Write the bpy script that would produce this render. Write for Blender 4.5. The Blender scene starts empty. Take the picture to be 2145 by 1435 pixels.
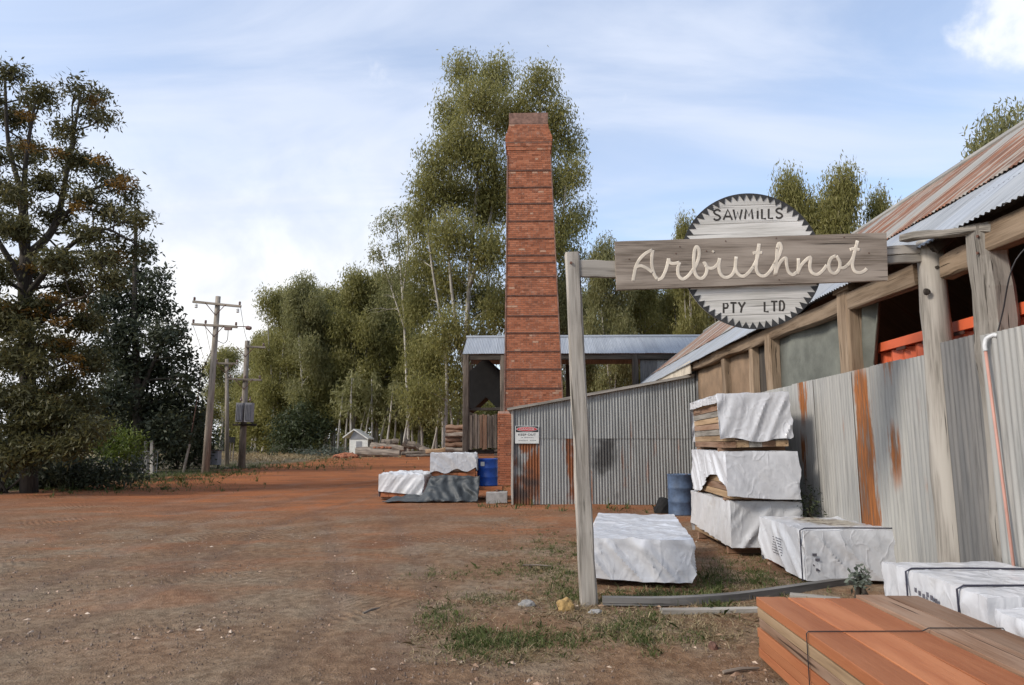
import bpy, bmesh, math, random
import numpy as np
from mathutils import Vector, Matrix, noise as mn

# ---------------------------------------------------------------- camera, sky, sun
scene = bpy.context.scene
col = scene.collection
F, CX, CY = 1430.0, 1072.5, 717.5          # focal length and centre in photo pixels (2145 x 1435)
VPX, VPY, EYE = 1115.0, 928.0, 1.6         # vanishing point of the shed wall (+Y) and eye height
PITCH = math.atan((VPY - CY) / F)
YAW = math.atan((VPX - CX) / F * math.cos(PITCH))
cam_data = bpy.data.cameras.new('camera')
cam = bpy.data.objects.new('camera', cam_data)
col.objects.link(cam)
cam.location = (0, 0, EYE)
cam.rotation_euler = (math.pi / 2 + PITCH, 0, YAW)
cam_data.sensor_width = 36.0
cam_data.lens = F / 2145 * 36.0
cam_data.clip_start = 0.05
cam_data.clip_end = 3000
scene.camera = cam
SUN_EL, SUN_AZ = math.radians(36), math.radians(-118)   # azimuth from +Y towards +X

world = bpy.data.worlds.new('World')
scene.world = world
world.use_nodes = True
scene.view_settings.view_transform = 'Standard'
scene.view_settings.look = 'None'
scene.view_settings.exposure = 0.78
scene.view_settings.gamma = 1.0
scene.cycles.max_bounces = 8
scene.cycles.diffuse_bounces = 6
scene.cycles.transparent_max_bounces = 6
scene.cycles.use_denoising = True

def ray(u, v):
    x, up, fw = (u - CX) / F, -(v - CY) / F, 1.0
    y = fw * math.cos(PITCH) - up * math.sin(PITCH)
    z = fw * math.sin(PITCH) + up * math.cos(PITCH)
    c, s = math.cos(YAW), math.sin(YAW)
    return Vector((c * x - s * y, s * x + c * y, z))
def gz(x, y):
    t = min(1, max(0, (y - 28) / 45)); return 0.45 * t * t * (3 - 2 * t)
def gnd(u, v, z=0.0):
    d = ray(u, v); t = (z - EYE) / d.z; return Vector((d.x * t, d.y * t, z))
def atY(u, v, Y):
    d = ray(u, v); t = Y / d.y; return Vector((d.x * t, Y, EYE + d.z * t))
def atX(u, v, X):
    d = ray(u, v); t = X / d.x; return Vector((X, d.y * t, EYE + d.z * t))

wn = world.node_tree
for n in list(wn.nodes): wn.nodes.remove(n)
def WN(t, **kw):
    n = wn.nodes.new(t)
    for k, val in kw.items(): setattr(n, k, val)
    return n
def wl(a, b): wn.links.new(a, b)
def wmath(op, a, b=None, c=None, clamp=False):
    n = WN('ShaderNodeMath', operation=op); n.use_clamp = clamp
    for i, x in enumerate((a, b, c)):
        if x is None: continue
        if isinstance(x, (int, float)): n.inputs[i].default_value = x
        else: wl(x, n.inputs[i])
    return n.outputs[0]
def wmap(x, a, b, c=0.0, d=1.0):
    n = WN('ShaderNodeMapRange', interpolation_type='SMOOTHSTEP')
    wl(x, n.inputs[0])
    for i, y in enumerate((a, b, c, d)): n.inputs[i + 1].default_value = y
    return n.outputs[0]
def wmix(f, a, b):
    n = WN('ShaderNodeMix', data_type='RGBA')
    wl(f, n.inputs[0])
    for i, x in ((6, a), (7, b)):
        if isinstance(x, tuple): n.inputs[i].default_value = (*x, 1)
        else: wl(x, n.inputs[i])
    return n.outputs[2]
sky = WN('ShaderNodeTexSky', sky_type='NISHITA')
sky.sun_disc = False
sky.sun_elevation = SUN_EL
sky.sun_rotation = SUN_AZ
sky.air_density = 1.0; sky.dust_density = 1.2; sky.ozone_density = 1.4
tc = WN('ShaderNodeTexCoord')
sep = WN('ShaderNodeSeparateXYZ'); wl(tc.outputs['Generated'], sep.inputs[0])
den = wmath('ADD', wmath('MAXIMUM', sep.outputs[2], 0.0), 0.16)
comb = WN('ShaderNodeCombineXYZ')
wl(wmath('DIVIDE', sep.outputs[0], den), comb.inputs[0]); wl(wmath('DIVIDE', sep.outputs[1], den), comb.inputs[1])
def wnoise(vec, scale, detail, sx=1, sy=1, rot=0.0, dist=0.0, off=0.0):
    mp = WN('ShaderNodeMapping'); wl(vec, mp.inputs[0])
    mp.inputs['Location'].default_value = (off, off * .7, 0)
    mp.inputs['Rotation'].default_value = (0, 0, rot); mp.inputs['Scale'].default_value = (sx, sy, 1)
    n = WN('ShaderNodeTexNoise'); wl(mp.outputs[0], n.inputs['Vector'])
    n.inputs['Scale'].default_value = scale; n.inputs['Detail'].default_value = detail
    n.inputs['Roughness'].default_value = .55; n.inputs['Distortion'].default_value = dist
    return n.outputs[0]
def wdot(u, v):
    d = ray(u, v).normalized()
    n = WN('ShaderNodeVectorMath', operation='DOT_PRODUCT')
    wl(tc.outputs['Generated'], n.inputs[0]); n.inputs[1].default_value = d
    return n.outputs['Value']
cirrus = wmap(wnoise(comb.outputs[0], 1.0, 7, 1.0, 2.6, .35, .6), .36, .72)
broad = wmap(wnoise(comb.outputs[0], .55, 4, 1, 1.6, .2, .3, 4.0), .35, .75)
veil = wmath('ADD', wmath('MULTIPLY_ADD', cirrus, .50, wmath('MULTIPLY', broad, .26)), .28, clamp=True)
n3 = wnoise(tc.outputs['Generated'], 5.5, 8, 1, 1, 0, .25, 2.3)
sepz = sep.outputs[2]
low = wmath('MULTIPLY', wmap(sepz, .50, .12), 1.0)
bank_dir = wmap(wdot(440, 570), .925, .990)
bank = wmath('MULTIPLY', wmap(wmath('ADD', n3, wmath('MULTIPLY', bank_dir, .46)), .66, .82), wmath('MULTIPLY', low, 1.0))
horizon = wmap(sepz, .22, .0)
puff = wmap(wmath('ADD', wmath('MULTIPLY', wmap(wdot(2110, 50), .9962, .9996), .30), wnoise(tc.outputs['Generated'], 14, 6, 1, 1, 0, .2, 7.1)), .66, .92)
skyk = WN('ShaderNodeVectorMath', operation='SCALE'); wl(sky.outputs[0], skyk.inputs[0]); skyk.inputs['Scale'].default_value = 1.0
c0 = wmix(wmath('MULTIPLY', veil, 1.0), skyk.outputs[0], (3.15, 3.45, 4.1))
c1 = wmix(wmath('MULTIPLY', horizon, .6), c0, (3.9, 4.1, 4.5))
grey = wmap(wnoise(tc.outputs['Generated'], 9.0, 5, 1, 1, 0, .3, 5.5), .35, .7)
cloudc = wmix(grey, (3.5, 3.6, 3.85), (4.7, 4.65, 4.55))
c2 = wmix(bank, c1, cloudc)
c3 = wmix(wmath('MULTIPLY', puff, .7), c2, (4.6, 4.6, 4.7))
bg = WN('ShaderNodeBackground'); wl(c3, bg.inputs['Color']); bg.inputs['Strength'].default_value = 0.15
wo = WN('ShaderNodeOutputWorld'); wl(bg.outputs[0], wo.inputs[0])

sun_data = bpy.data.lights.new('sun', 'SUN')
sun_data.energy = 1.9; sun_data.angle = math.radians(12); sun_data.color = (1.0, .93, .84)
sun = bpy.data.objects.new('sun', sun_data); col.objects.link(sun)
sd = Vector((math.sin(SUN_AZ) * math.cos(SUN_EL), math.cos(SUN_AZ) * math.cos(SUN_EL), math.sin(SUN_EL)))
sun.rotation_euler = sd.to_track_quat('Z', 'Y').to_euler()
sun.location = sd * 60

# ---------------------------------------------------------------- mesh helpers
RNG = random.Random(7)
ROOT = {}
def root_loc(p):
    while p is not None and p.name not in ROOT: p = p.parent
    return ROOT[p.name] if p is not None else Vector((0, 0, 0))
def link(name, me, parent=None, loc=None):
    o = bpy.data.objects.new(name, me); col.objects.link(o)
    if parent is not None: o.parent = parent
    if loc is not None:
        o.location = loc
    return o
def tag(o, label, cat, group=None):
    o['label'] = label; o['category'] = cat
    if group: o['group'] = group
    return o
def thing(name, label, cat, loc, group=None):
    o = bpy.data.objects.new(name, None); col.objects.link(o)
    o.empty_display_size = .2
    o.location = loc; ROOT[o.name] = Vector(loc)
    return tag(o, label, cat, group)

class MB:
    """collects world-space geometry; build() links it as ONE mesh object"""
    def __init__(s): s.v = []; s.f = []; s.g = []; s.t = []
    def add(s, vs, fs, gs=None, tint=0.5):
        b = len(s.v)
        s.v += [tuple(p) for p in vs]; s.g += [tuple(p) for p in (gs or vs)]
        s.f += [tuple(i + b for i in f) for f in fs]; s.t += [tint] * len(fs)
        return s
    def box(s, c, size, rz=0.0, rot=None, tint=.5, bev=0.0):
        M = rot if rot is not None else Matrix.Rotation(rz, 3, 'Z')
        hx, hy, hz = size[0] / 2, size[1] / 2, size[2] / 2
        off = Vector((RNG.random() * 9, RNG.random() * 9, RNG.random() * 9))
        P = [Vector((x, y, z)) for z in (-hz, hz) for y in (-hy, hy) for x in (-hx, hx)]
        fs = [(0, 2, 3, 1), (4, 5, 7, 6), (0, 1, 5, 4), (2, 6, 7, 3), (0, 4, 6, 2), (1, 3, 7, 5)]
        ax = max(range(3), key=lambda i: size[i]); o2 = [i for i in range(3) if i != ax]
        gs = [Vector((p[o2[0]], p[o2[1]], p[ax])) + off for p in P]
        return s.add([Vector(c) + M @ p for p in P], fs, gs, tint)
    def tube(s, pts, rad, n=8, sx=1.0, flat=None, cap=True, jit=0.0, tint=.5):
        """pts along an axis, one radius each; flat=(direction, factor) squashes the section"""
        pts = [Vector(p) for p in pts]; m = len(pts)
        rads = rad if isinstance(rad, (list, tuple)) else [rad] * m
        off = Vector((RNG.random() * 9, RNG.random() * 9, RNG.random() * 9))
        vs, gs, fs = [], [], []; L = 0; ref = None
        for i, p in enumerate(pts):
            d = (pts[min(i + 1, m - 1)] - pts[max(i - 1, 0)])
            d = d.normalized() if d.length > 1e-9 else Vector((0, 0, 1))
            if ref is None: ref = Vector((1, 0, 0)) if abs(d.x) < .8 else Vector((0, 1, 0))
            a = (ref - d * ref.dot(d)).normalized(); b = d.cross(a); ref = a
            if i: L += (p - pts[i - 1]).length
            for k in range(n):
                an = 2 * math.pi * k / n; r = rads[i] * (1 + jit * (RNG.random() - .5))
                q = a * math.cos(an) * r + b * math.sin(an) * r
                if flat: q = q - flat[0] * q.dot(flat[0]) * (1 - flat[1])
                vs.append(p + q); gs.append(Vector((math.cos(an) * rads[i], math.sin(an) * rads[i], L)) + off)
        for i in range(m - 1):
            for k in range(n):
                k2 = (k + 1) % n
                fs.append((i * n + k, i * n + k2, (i + 1) * n + k2, (i + 1) * n + k))
        if cap:
            fs.append(tuple(range(n - 1, -1, -1))); fs.append(tuple((m - 1) * n + k for k in range(n)))
        return s.add(vs, fs, gs, tint)
    def beam(s, a, b, w, h, up=(0, 0, 1), seg=6, jit=.006, cham=.12, w2=None, h2=None, tint=.5):
        """hewn timber: chamfered rectangle w (side) x h (along up) swept from a to b"""
        a, b = Vector(a), Vector(b); d = (b - a).normalized(); up = Vector(up)
        up = (up - d * up.dot(d)).normalized(); sd_ = d.cross(up)
        off = Vector((RNG.random() * 9, RNG.random() * 9, RNG.random() * 9))
        vs, gs, fs = [], [], []; n = 8; L = (b - a).length
        for i in range(seg + 1):
            t = i / seg; W = w + ((w2 or w) - w) * t; H = h + ((h2 or h) - h) * t
            c = min(W, H) * cham; x, y = W / 2, H / 2
            prof = [(-x + c, -y), (x - c, -y), (x, -y + c), (x, y - c), (x - c, y), (-x + c, y), (-x, y - c), (-x, -y + c)]
            jx, jy = (RNG.random() - .5) * jit * 2, (RNG.random() - .5) * jit * 2
            for (px, py) in prof:
                px += jx + (RNG.random() - .5) * jit; py += jy + (RNG.random() - .5) * jit
                vs.append(a + d * (L * t) + sd_ * px + up * py); gs.append(Vector((px, py, L * t)) + off)
        for i in range(seg):
            for k in range(n):
                k2 = (k + 1) % n
                fs.append((i * n + k, i * n + k2, (i + 1) * n + k2, (i + 1) * n + k))
        fs.append(tuple(range(n - 1, -1, -1))); fs.append(tuple(seg * n + k for k in range(n)))
        return s.add(vs, fs, gs, tint)
    def prism(s, poly, off, tint=.5):
        """closed polygon (world points) extruded by vector off"""
        n = len(poly); off = Vector(off); P = [Vector(p) for p in poly]
        vs = P + [p + off for p in P]
        fs = [tuple(range(n - 1, -1, -1)), tuple(range(n, 2 * n))]
        fs += [(i, (i + 1) % n, n + (i + 1) % n, n + i) for i in range(n)]
        return s.add(vs, fs, None, tint)
    def mesh(s, name, mat, o=Vector((0, 0, 0)), smooth=False):
        me = bpy.data.meshes.new(name)
        me.from_pydata([(p[0] - o.x, p[1] - o.y, p[2] - o.z) for p in s.v], [], s.f)
        at = me.attributes.new('gc', 'FLOAT_VECTOR', 'POINT')
        at.data.foreach_set('vector', np.array(s.g, dtype=np.float32).ravel())
        at = me.attributes.new('tint', 'FLOAT', 'FACE')
        at.data.foreach_set('value', np.array(s.t, dtype=np.float32))
        bm = bmesh.new(); bm.from_mesh(me); bmesh.ops.recalc_face_normals(bm, faces=bm.faces); bm.to_mesh(me); bm.free()
        if smooth: me.polygons.foreach_set('use_smooth', [True] * len(me.polygons))
        if mat: me.materials.append(mat)
        return me
    def build(s, name, mat, parent=None, smooth=False, loc=None):
        if parent is not None: o = root_loc(parent); return link(name, s.mesh(name, mat, o, smooth), parent)
        o = Vector(loc) if loc is not None else Vector((0, 0, 0))
        return link(name, s.mesh(name, mat, o, smooth), None, o)

def catmull(pts, k=6):
    P = [Vector(p) for p in pts]; P = [P[0] * 2 - P[1]] + P + [P[-1] * 2 - P[-2]]; out = []
    for i in range(1, len(P) - 2):
        for j in range(k):
            t = j / k; a, b, c, d = P[i - 1], P[i], P[i + 1], P[i + 2]
            out.append(.5 * ((2 * b) + (c - a) * t + (2 * a - 5 * b + 4 * c - d) * t * t + (3 * b - a - 3 * c + d) * t ** 3))
    out.append(P[-2]); return out

# ---------------------------------------------------------------- materials
class NT:
    def __init__(s, name):
        s.m = bpy.data.materials.new(name); s.m.use_nodes = True; s.t = s.m.node_tree
        for n in list(s.t.nodes): s.t.nodes.remove(n)
        s.out = s.t.nodes.new('ShaderNodeOutputMaterial'); s.b = s.t.nodes.new('ShaderNodeBsdfPrincipled')
        s.t.links.new(s.b.outputs[0], s.out.inputs[0])
    def n(s, ty, **kw):
        n = s.t.nodes.new(ty)
        for k, v in kw.items(): setattr(n, k, v)
        return n
    def l(s, a, b): s.t.links.new(a, b)
    def set(s, sock, v):
        i = s.b.inputs[sock]
        if isinstance(v, (int, float)): i.default_value = v
        elif isinstance(v, tuple): i.default_value = (*v, 1)
        else: s.l(v, i)
    def attr(s, name, out='Vector'):
        n = s.n('ShaderNodeAttribute', attribute_name=name); return n.outputs[out]
    def pos(s): return s.n('ShaderNodeNewGeometry').outputs['Position']
    def math(s, op, a, b=None, c=None, clamp=False):
        n = s.n('ShaderNodeMath', operation=op); n.use_clamp = clamp
        for i, x in enumerate((a, b, c)):
            if x is None: continue
            if isinstance(x, (int, float)): n.inputs[i].default_value = x
            else: s.l(x, n.inputs[i])
        return n.outputs[0]
    def rnd_off(s, vec, k=37.0):
        oi = s.n('ShaderNodeObjectInfo'); m = s.math('MULTIPLY', oi.outputs['Random'], k)
        n = s.n('ShaderNodeVectorMath', operation='ADD'); s.l(vec, n.inputs[0]); s.l(m, n.inputs[1]); return n.outputs[0]
    def scale(s, vec, sc):
        n = s.n('ShaderNodeVectorMath', operation='MULTIPLY'); s.l(vec, n.inputs[0]); n.inputs[1].default_value = sc; return n.outputs[0]
    def noise(s, vec, scale, detail=4, rough=.55, dist=0.0):
        n = s.n('ShaderNodeTexNoise'); s.l(vec, n.inputs['Vector'])
        n.inputs['Scale'].default_value = scale; n.inputs['Detail'].default_value = detail
        n.inputs['Roughness'].default_value = rough; n.inputs['Distortion'].default_value = dist
        return n.outputs[0]
    def map(s, x, a, b, c=0.0, d=1.0, smooth=True):
        n = s.n('ShaderNodeMapRange'); n.interpolation_type = 'SMOOTHSTEP' if smooth else 'LINEAR'
        s.l(x, n.inputs[0])
        for i, y in enumerate((a, b, c, d)): n.inputs[i + 1].default_value = y
        return n.outputs[0]
    def mix(s, f, a, b, mode='MIX'):
        n = s.n('ShaderNodeMix', data_type='RGBA', blend_type=mode)
        if isinstance(f, (int, float)): n.inputs[0].default_value = f
        else: s.l(f, n.inputs[0])
        for i, x in ((6, a), (7, b)):
            if isinstance(x, tuple): n.inputs[i].default_value = (*x, 1)
            else: s.l(x, n.inputs[i])
        return n.outputs[2]
    def bump(s, h, strength=.3, dist=.02, prev=None):
        n = s.n('ShaderNodeBump'); s.l(h, n.inputs['Height']); n.inputs['Strength'].default_value = strength
        n.inputs['Distance'].default_value = dist
        if prev is not None: s.l(prev, n.inputs['Normal'])
        s.l(n.outputs[0], s.b.inputs['Normal']); return n.outputs[0]

def wood(name, dark, mid, light, rough=.85, gs=1.0, spec=.2, crack_at=(.30, .36)):
    t = NT(name); g = t.rnd_off(t.attr('gc'))
    grain = t.noise(t.scale(g, (60 * gs, 60 * gs, 2.2 * gs)), 1.0, 5, .6, .4)
    broad = t.noise(t.scale(g, (7, 7, .9)), 1.0, 3)
    oi = t.n('ShaderNodeObjectInfo')
    c = t.mix(t.map(grain, .32, .68), dark, mid)
    c = t.mix(t.map(broad, .35, .7), c, light)
    k = t.math('MULTIPLY_ADD', oi.outputs['Random'], .5, .75)
    hs = t.n('ShaderNodeHueSaturation'); t.l(c, hs.inputs['Color']); t.l(k, hs.inputs['Value'])
    crack = t.map(t.noise(t.scale(g, (38, 38, .8)), 1.0, 3, .5, .2), *crack_at)
    c = t.mix(crack, tuple(x * .35 for x in dark), hs.outputs[0])
    t.set('Base Color', c); t.set('Roughness', rough); t.set('Specular IOR Level', spec)
    b = t.bump(grain, .5, .006); t.bump(crack, .6, .008, b)
    return t.m
def galv(name, base, light, rust_lo, rust_hi, rustc=(.20, .065, .018), dirt=.5, streak=(5, 5, .55), metal=.25, rough=.55):
    """weathered galvanised iron; gc = (across, up, seed)"""
    t = NT(name); g = t.rnd_off(t.attr('gc'))
    s1 = t.noise(t.scale(g, (11, .5, 1)), 1.0, 5, .6)
    s2 = t.noise(t.scale(g, (30, 1.2, 1)), 1.0, 3, .6)
    blot = t.noise(t.scale(g, (2.2, 1.4, 1)), 1.0, 5, .6, .3)
    oi = t.n('ShaderNodeObjectInfo')
    c = t.mix(t.map(s1, .3, .7), base, light)
    c = t.mix(t.math('MULTIPLY', t.map(s2, .5, .75), dirt), c, tuple(x * .45 for x in base))
    k = t.math('MULTIPLY_ADD', oi.outputs['Random'], .20, .88)
    hs = t.n('ShaderNodeHueSaturation'); t.l(c, hs.inputs['Color']); t.l(k, hs.inputs['Value'])
    r = t.noise(t.scale(g, (streak[0], streak[2], 1)), 1.0, 6, .62, .25)
    rf = t.math('MULTIPLY', t.map(r, rust_lo, rust_hi), t.map(blot, .28, .52))
    rc = t.mix(t.map(s2, .3, .7), tuple(x * .55 for x in rustc), tuple(min(1, x * 1.7) for x in rustc))
    c = t.mix(rf, hs.outputs[0], rc)
    t.set('Base Color', c)
    t.set('Metallic', t.math('MULTIPLY_ADD', rf, -metal, metal)); t.set('Roughness', t.math('MULTIPLY_ADD', rf, .3, rough))
    t.bump(t.noise(g, 25, 3), .12, .01)
    return t.m
def plain(name, c, rough=.6, var=.25, scale=6.0, metal=0.0, bumps=.2, spec=.4, dist=.01):
    t = NT(name); p = t.n('ShaderNodeTexCoord').outputs['Object']
    n = t.noise(p, scale, 6, .6); oi = t.n('ShaderNodeObjectInfo')
    cc = t.mix(t.map(n, .3, .7), tuple(x * (1 - var) for x in c), tuple(min(1, x * (1 + var)) for x in c))
    k = t.math('MULTIPLY_ADD', oi.outputs['Random'], .2, .9)
    hs = t.n('ShaderNodeHueSaturation'); t.l(cc, hs.inputs['Color']); t.l(k, hs.inputs['Value'])
    t.set('Base Color', hs.outputs[0]); t.set('Roughness', rough); t.set('Metallic', metal); t.set('Specular IOR Level', spec)
    if bumps: t.bump(t.noise(p, scale * 6, 4), bumps, dist)
    return t.m
def leafmat(name, dark, mid, light, trans=.30):
    t = NT(name); a = t.attr('tint', 'Fac')
    c = t.mix(t.map(a, 0.0, .55, smooth=False), dark, mid); c = t.mix(t.map(a, .55, 1.0, smooth=False), c, light)
    t.set('Base Color', c); t.set('Roughness', .55); t.set('Specular IOR Level', .3)
    tr = t.n('ShaderNodeBsdfTranslucent'); t.l(c, tr.inputs[0])
    mx = t.n('ShaderNodeMixShader'); mx.inputs[0].default_value = trans
    t.l(t.b.outputs[0], mx.inputs[1]); t.l(tr.outputs[0], mx.inputs[2]); t.l(mx.outputs[0], t.out.inputs[0])
    return t.m
def wrapmat(name, c=(.54, .545, .56), rough=.25, dirt=.0, stain=False):
    t = NT(name); ob_ = t.n('ShaderNodeTexCoord').outputs['Object']; p = t.rnd_off(ob_)
    w1 = t.noise(t.scale(p, (5, 5, 3.2)), 1.0, 2, .45, .5)
    w2 = t.noise(p, 13, 3, .5, .6); w3 = t.noise(t.scale(p, (26, 26, 9)), 1.0, 2, .5, .3)
    d = t.map(t.noise(p, 2.3, 6, .65), .54, .74)
    cc = t.mix(t.math('MULTIPLY', d, .22 + dirt), c, (.40, .36, .30))
    if stain:
        s = t.n('ShaderNodeSeparateXYZ'); t.l(ob_, s.inputs[0])
        m = t.map(s.outputs[2], .55, .60); dd = t.n('ShaderNodeVectorMath', operation='DISTANCE'); t.l(t.scale(ob_, (1, .8, 0)), dd.inputs[0]); dd.inputs[1].default_value = (.12, .10, 0)
        rad = t.math('ADD', dd.outputs['Value'], t.math('MULTIPLY', t.math('SUBTRACT', t.noise(ob_, 5, 5, .6), .5), .5))
        m2 = t.math('MULTIPLY', m, t.map(rad, .46, .26)); cc = t.mix(t.math('MULTIPLY', m2, .85), cc, (.36, .31, .22))
        m3 = t.math('MULTIPLY', m2, t.map(t.noise(ob_, 8, 5, .6), .5, .62)); cc = t.mix(m3, cc, (.10, .05, .03))
    t.set('Base Color', cc); t.set('Roughness', rough); t.set('Specular IOR Level', .5)
    n1 = t.noise(t.scale(p, (3.4, 3.4, 2.2)), 1.0, 1.5, .5, .6); n2 = t.noise(t.scale(p, (7.5, 7.5, 5.0)), 1.0, 1.5, .5, .5)
    cr1 = t.map(t.math('ABSOLUTE', t.math('SUBTRACT', n1, .5)), 0, .05, 1, 0); cr2 = t.map(t.math('ABSOLUTE', t.math('SUBTRACT', n2, .47)), 0, .06, 1, 0)
    b = t.bump(w1, .30, .06); b = t.bump(w2, .12, .02, b); b = t.bump(cr1, .20, .018, b); b = t.bump(cr2, .10, .010, b); t.bump(w3, .06, .01, b)
    return t.m

M = {}
M['post'] = wood('grey_timber', (.15, .135, .112), (.30, .272, .235), (.37, .34, .295))
M['beam'] = wood('brown_timber', (.12, .085, .055), (.24, .17, .11), (.30, .225, .155))
M['board'] = wood('sign_timber', (.12, .096, .074), (.255, .21, .168), (.33, .28, .23), gs=1.1)
M['disc'] = wood('whitewashed_board', (.37, .355, .315), (.54, .52, .475), (.62, .60, .555))
M['lumber'] = wood('red_gum_board', (.27, .092, .039), (.335, .122, .053), (.375, .148, .067), .6, gs=2.2, crack_at=(.18, .22))
M['lumber_pale'] = wood('pale_board', (.20, .13, .075), (.33, .22, .125), (.40, .28, .17), .7)
M['lumber_grey'] = wood('weathered_board', (.14, .078, .047), (.235, .135, .082), (.27, .18, .125), .75)
M['slab'] = wood('slab_timber', (.065, .052, .042), (.15, .122, .098), (.20, .165, .13))
M['bark'] = wood('dark_bark', (.03, .025, .02), (.07, .058, .046), (.09, .075, .06), .95)
M['gumbark'] = wood('pale_gum_bark', (.16, .14, .115), (.36, .33, .285), (.48, .45, .40), .9, gs=.25)
M['log'] = wood('old_log', (.07, .055, .043), (.19, .155, .125), (.27, .225, .18), .9, gs=.5)
M['pole'] = wood('pole_timber', (.11, .092, .072), (.23, .20, .16), (.30, .26, .21))
M['darkwood'] = wood('dark_timber', (.03, .026, .022), (.06, .05, .042), (.08, .068, .055))  # dark brown wood for rafters, knots, struts and the board fence
M['edging'] = wood('grey_plank', (.09, .085, .078), (.17, .16, .148), (.21, .20, .185))
M['galv_clean'] = galv('galvanised_sheet', (.285, .285, .27), (.385, .375, .345), .62, .78)
M['galv_rust'] = galv('rusty_sheet', (.27, .265, .25), (.36, .345, .31), .42, .56, (.24, .075, .015), streak=(4, 4, .35))
M['galv_warm'] = galv('stained_sheet', (.27, .26, .235), (.37, .345, .30), .60, .72)
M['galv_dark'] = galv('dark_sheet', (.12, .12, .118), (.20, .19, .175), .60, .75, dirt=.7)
M['galv_wall'] = galv('lean_to_sheet', (.20, .205, .195), (.32, .325, .31), .60, .75)
M['galv_burn'] = galv('scorched_sheet', (.13, .13, .125), (.27, .27, .255), .50, .64, (.17, .06, .02), dirt=.7)
M['roof_mix'] = galv('old_roof_sheet', (.30, .27, .22), (.40, .37, .31), .38, .50, (.15, .062, .032), streak=(11, 9, .06))
M['roof_new'] = galv('newer_roof_sheet', (.28, .295, .305), (.36, .37, .375), .66, .80)
M['roof_far'] = galv('pale_roof_sheet', (.29, .31, .335), (.37, .39, .41), .70, .84)
M['wrap'] = wrapmat('white_wrap')
M['wrap_old'] = wrapmat('soiled_wrap', (.51, .51, .51), .32, .15)
M['wrap_stained'] = wrapmat('stained_wrap', (.52, .525, .535), .32, .12, True)
M['tarp'] = wrapmat('grey_tarp', (.040, .046, .048), .6, -.1)
M['strap'] = plain('strap', (.03, .03, .045), .45, .1)
M['ink'] = plain('ink', (.09, .085, .10), .8, .3, bumps=0)
M['paint_black'] = plain('black_paint', (.035, .035, .035), .8, .3, 9)
M['letter_cream'] = plain('cream_paint', (.60, .53, .43), .85, .16, 9, bumps=0)
M['letter_dark'] = plain('dark_letter_paint', (.045, .04, .034), .85, .35, 22)
M['container'] = plain('orange_container_paint', (.58, .115, .045), .5, .12, 3)
M['container_dark'] = plain('slot_dark', (.05, .02, .014), .9, .2, 3)
M['drum'] = plain('blue_drum_paint', (.015, .085, .40), .35, .25, 4, spec=.5)
M['drum_old'] = plain('faded_blue_drum_paint', (.055, .085, .14), .6, .35, 5)
M['concrete'] = plain('concrete', (.25, .24, .225), .9, .2, 8, bumps=.4)
M['white_paint'] = plain('white_paint', (.62, .61, .57), .6, .12, 4)
M['cream_board'] = plain('cream_board', (.48, .42, .33), .75, .2, 4)
M['brown_panel'] = plain('brown_hardboard', (.19, .128, .078), .8, .2, 2.5)
M['green_panel'] = plain('grey_green_canvas', (.12, .125, .105), .75, .25, 2.0, bumps=.3, dist=.03)
M['dark_inside'] = plain('black_and_shade', (.009, .0085, .008), .9, .3, 3)  # near black; on the hood it stands in for shade under a roof
M['iron'] = plain('rusty_iron_band', (.105, .052, .036), .8, .35, 8)
M['mortar'] = plain('mortar', (.36, .235, .18), .95, .2, 14)
M['cap'] = plain('weathered_cement', (.20, .115, .085), .95, .35, 5, bumps=.4)
M['pvc_white'] = plain('white_pvc', (.62, .63, .63), .4, .05)
M['pvc_pink'] = plain('faded_orange_conduit', (.40, .21, .165), .6, .12, 3)
M['cable'] = plain('black_cable', (.02, .02, .022), .6, .1)
M['grey_box'] = plain('grey_cabinet_paint', (.24, .24, .25), .5, .1, 3)
M['sign_white'] = plain('sign_white', (.52, .53, .50), .35, .08, 8, bumps=0)
M['sign_red'] = plain('sign_red', (.42, .03, .035), .35, .1, 8, bumps=0)
M['sign_black'] = plain('sign_black', (.02, .018, .018), .35, .1, bumps=0)
M['porcelain'] = plain('insulator_porcelain', (.16, .10, .08), .3, .2)
M['sand'] = plain('yellow_sand', (.34, .22, .085), .95, .25, 14, bumps=.6)
M['redsoil'] = plain('red_clay', (.27, .10, .05), .95, .35, 9, bumps=.6, dist=.05)
M['reflect'] = plain('blue_reflector', (.25, .32, .62), .3, .1)
M['red_reflect'] = plain('red_reflector', (.45, .03, .03), .3, .1)
M['leaf_gum'] = leafmat('gum_leaf', (.15, .145, .045), (.27, .255, .082), (.38, .345, .15), .55)
M['leaf_gum2'] = leafmat('gum_leaf_grey', (.15, .148, .056), (.255, .25, .105), (.36, .34, .18), .55)
M['leaf_dark'] = leafmat('dark_leaf', (.022, .028, .014), (.052, .062, .032), (.10, .112, .07), .3)
M['leaf_oak'] = leafmat('silky_oak_leaf', (.045, .044, .016), (.098, .092, .032), (.18, .155, .06), .35)
M['leaf_lime'] = leafmat('lime_leaf', (.035, .05, .008), (.10, .135, .02), (.20, .23, .045), .35)
M['leaf_bush'] = leafmat('bush_leaf', (.018, .026, .010), (.048, .062, .024), (.085, .10, .045), .25)
M['leaf_grey'] = leafmat('grey_leaf', (.05, .06, .045), (.12, .14, .11), (.20, .22, .18), .2)
M['flower'] = leafmat('orange_flower', (.07, .04, .008), (.17, .09, .015), (.30, .17, .03), .3)
M['grass'] = leafmat('green_grass', (.045, .058, .016), (.095, .125, .035), (.19, .215, .085), .35)
M['straw'] = leafmat('dry_grass', (.17, .12, .06), (.33, .25, .14), (.50, .41, .26), .3)
M['chip'] = leafmat('wood_chip', (.10, .06, .04), (.30, .19, .12), (.52, .42, .32), .0)
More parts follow.
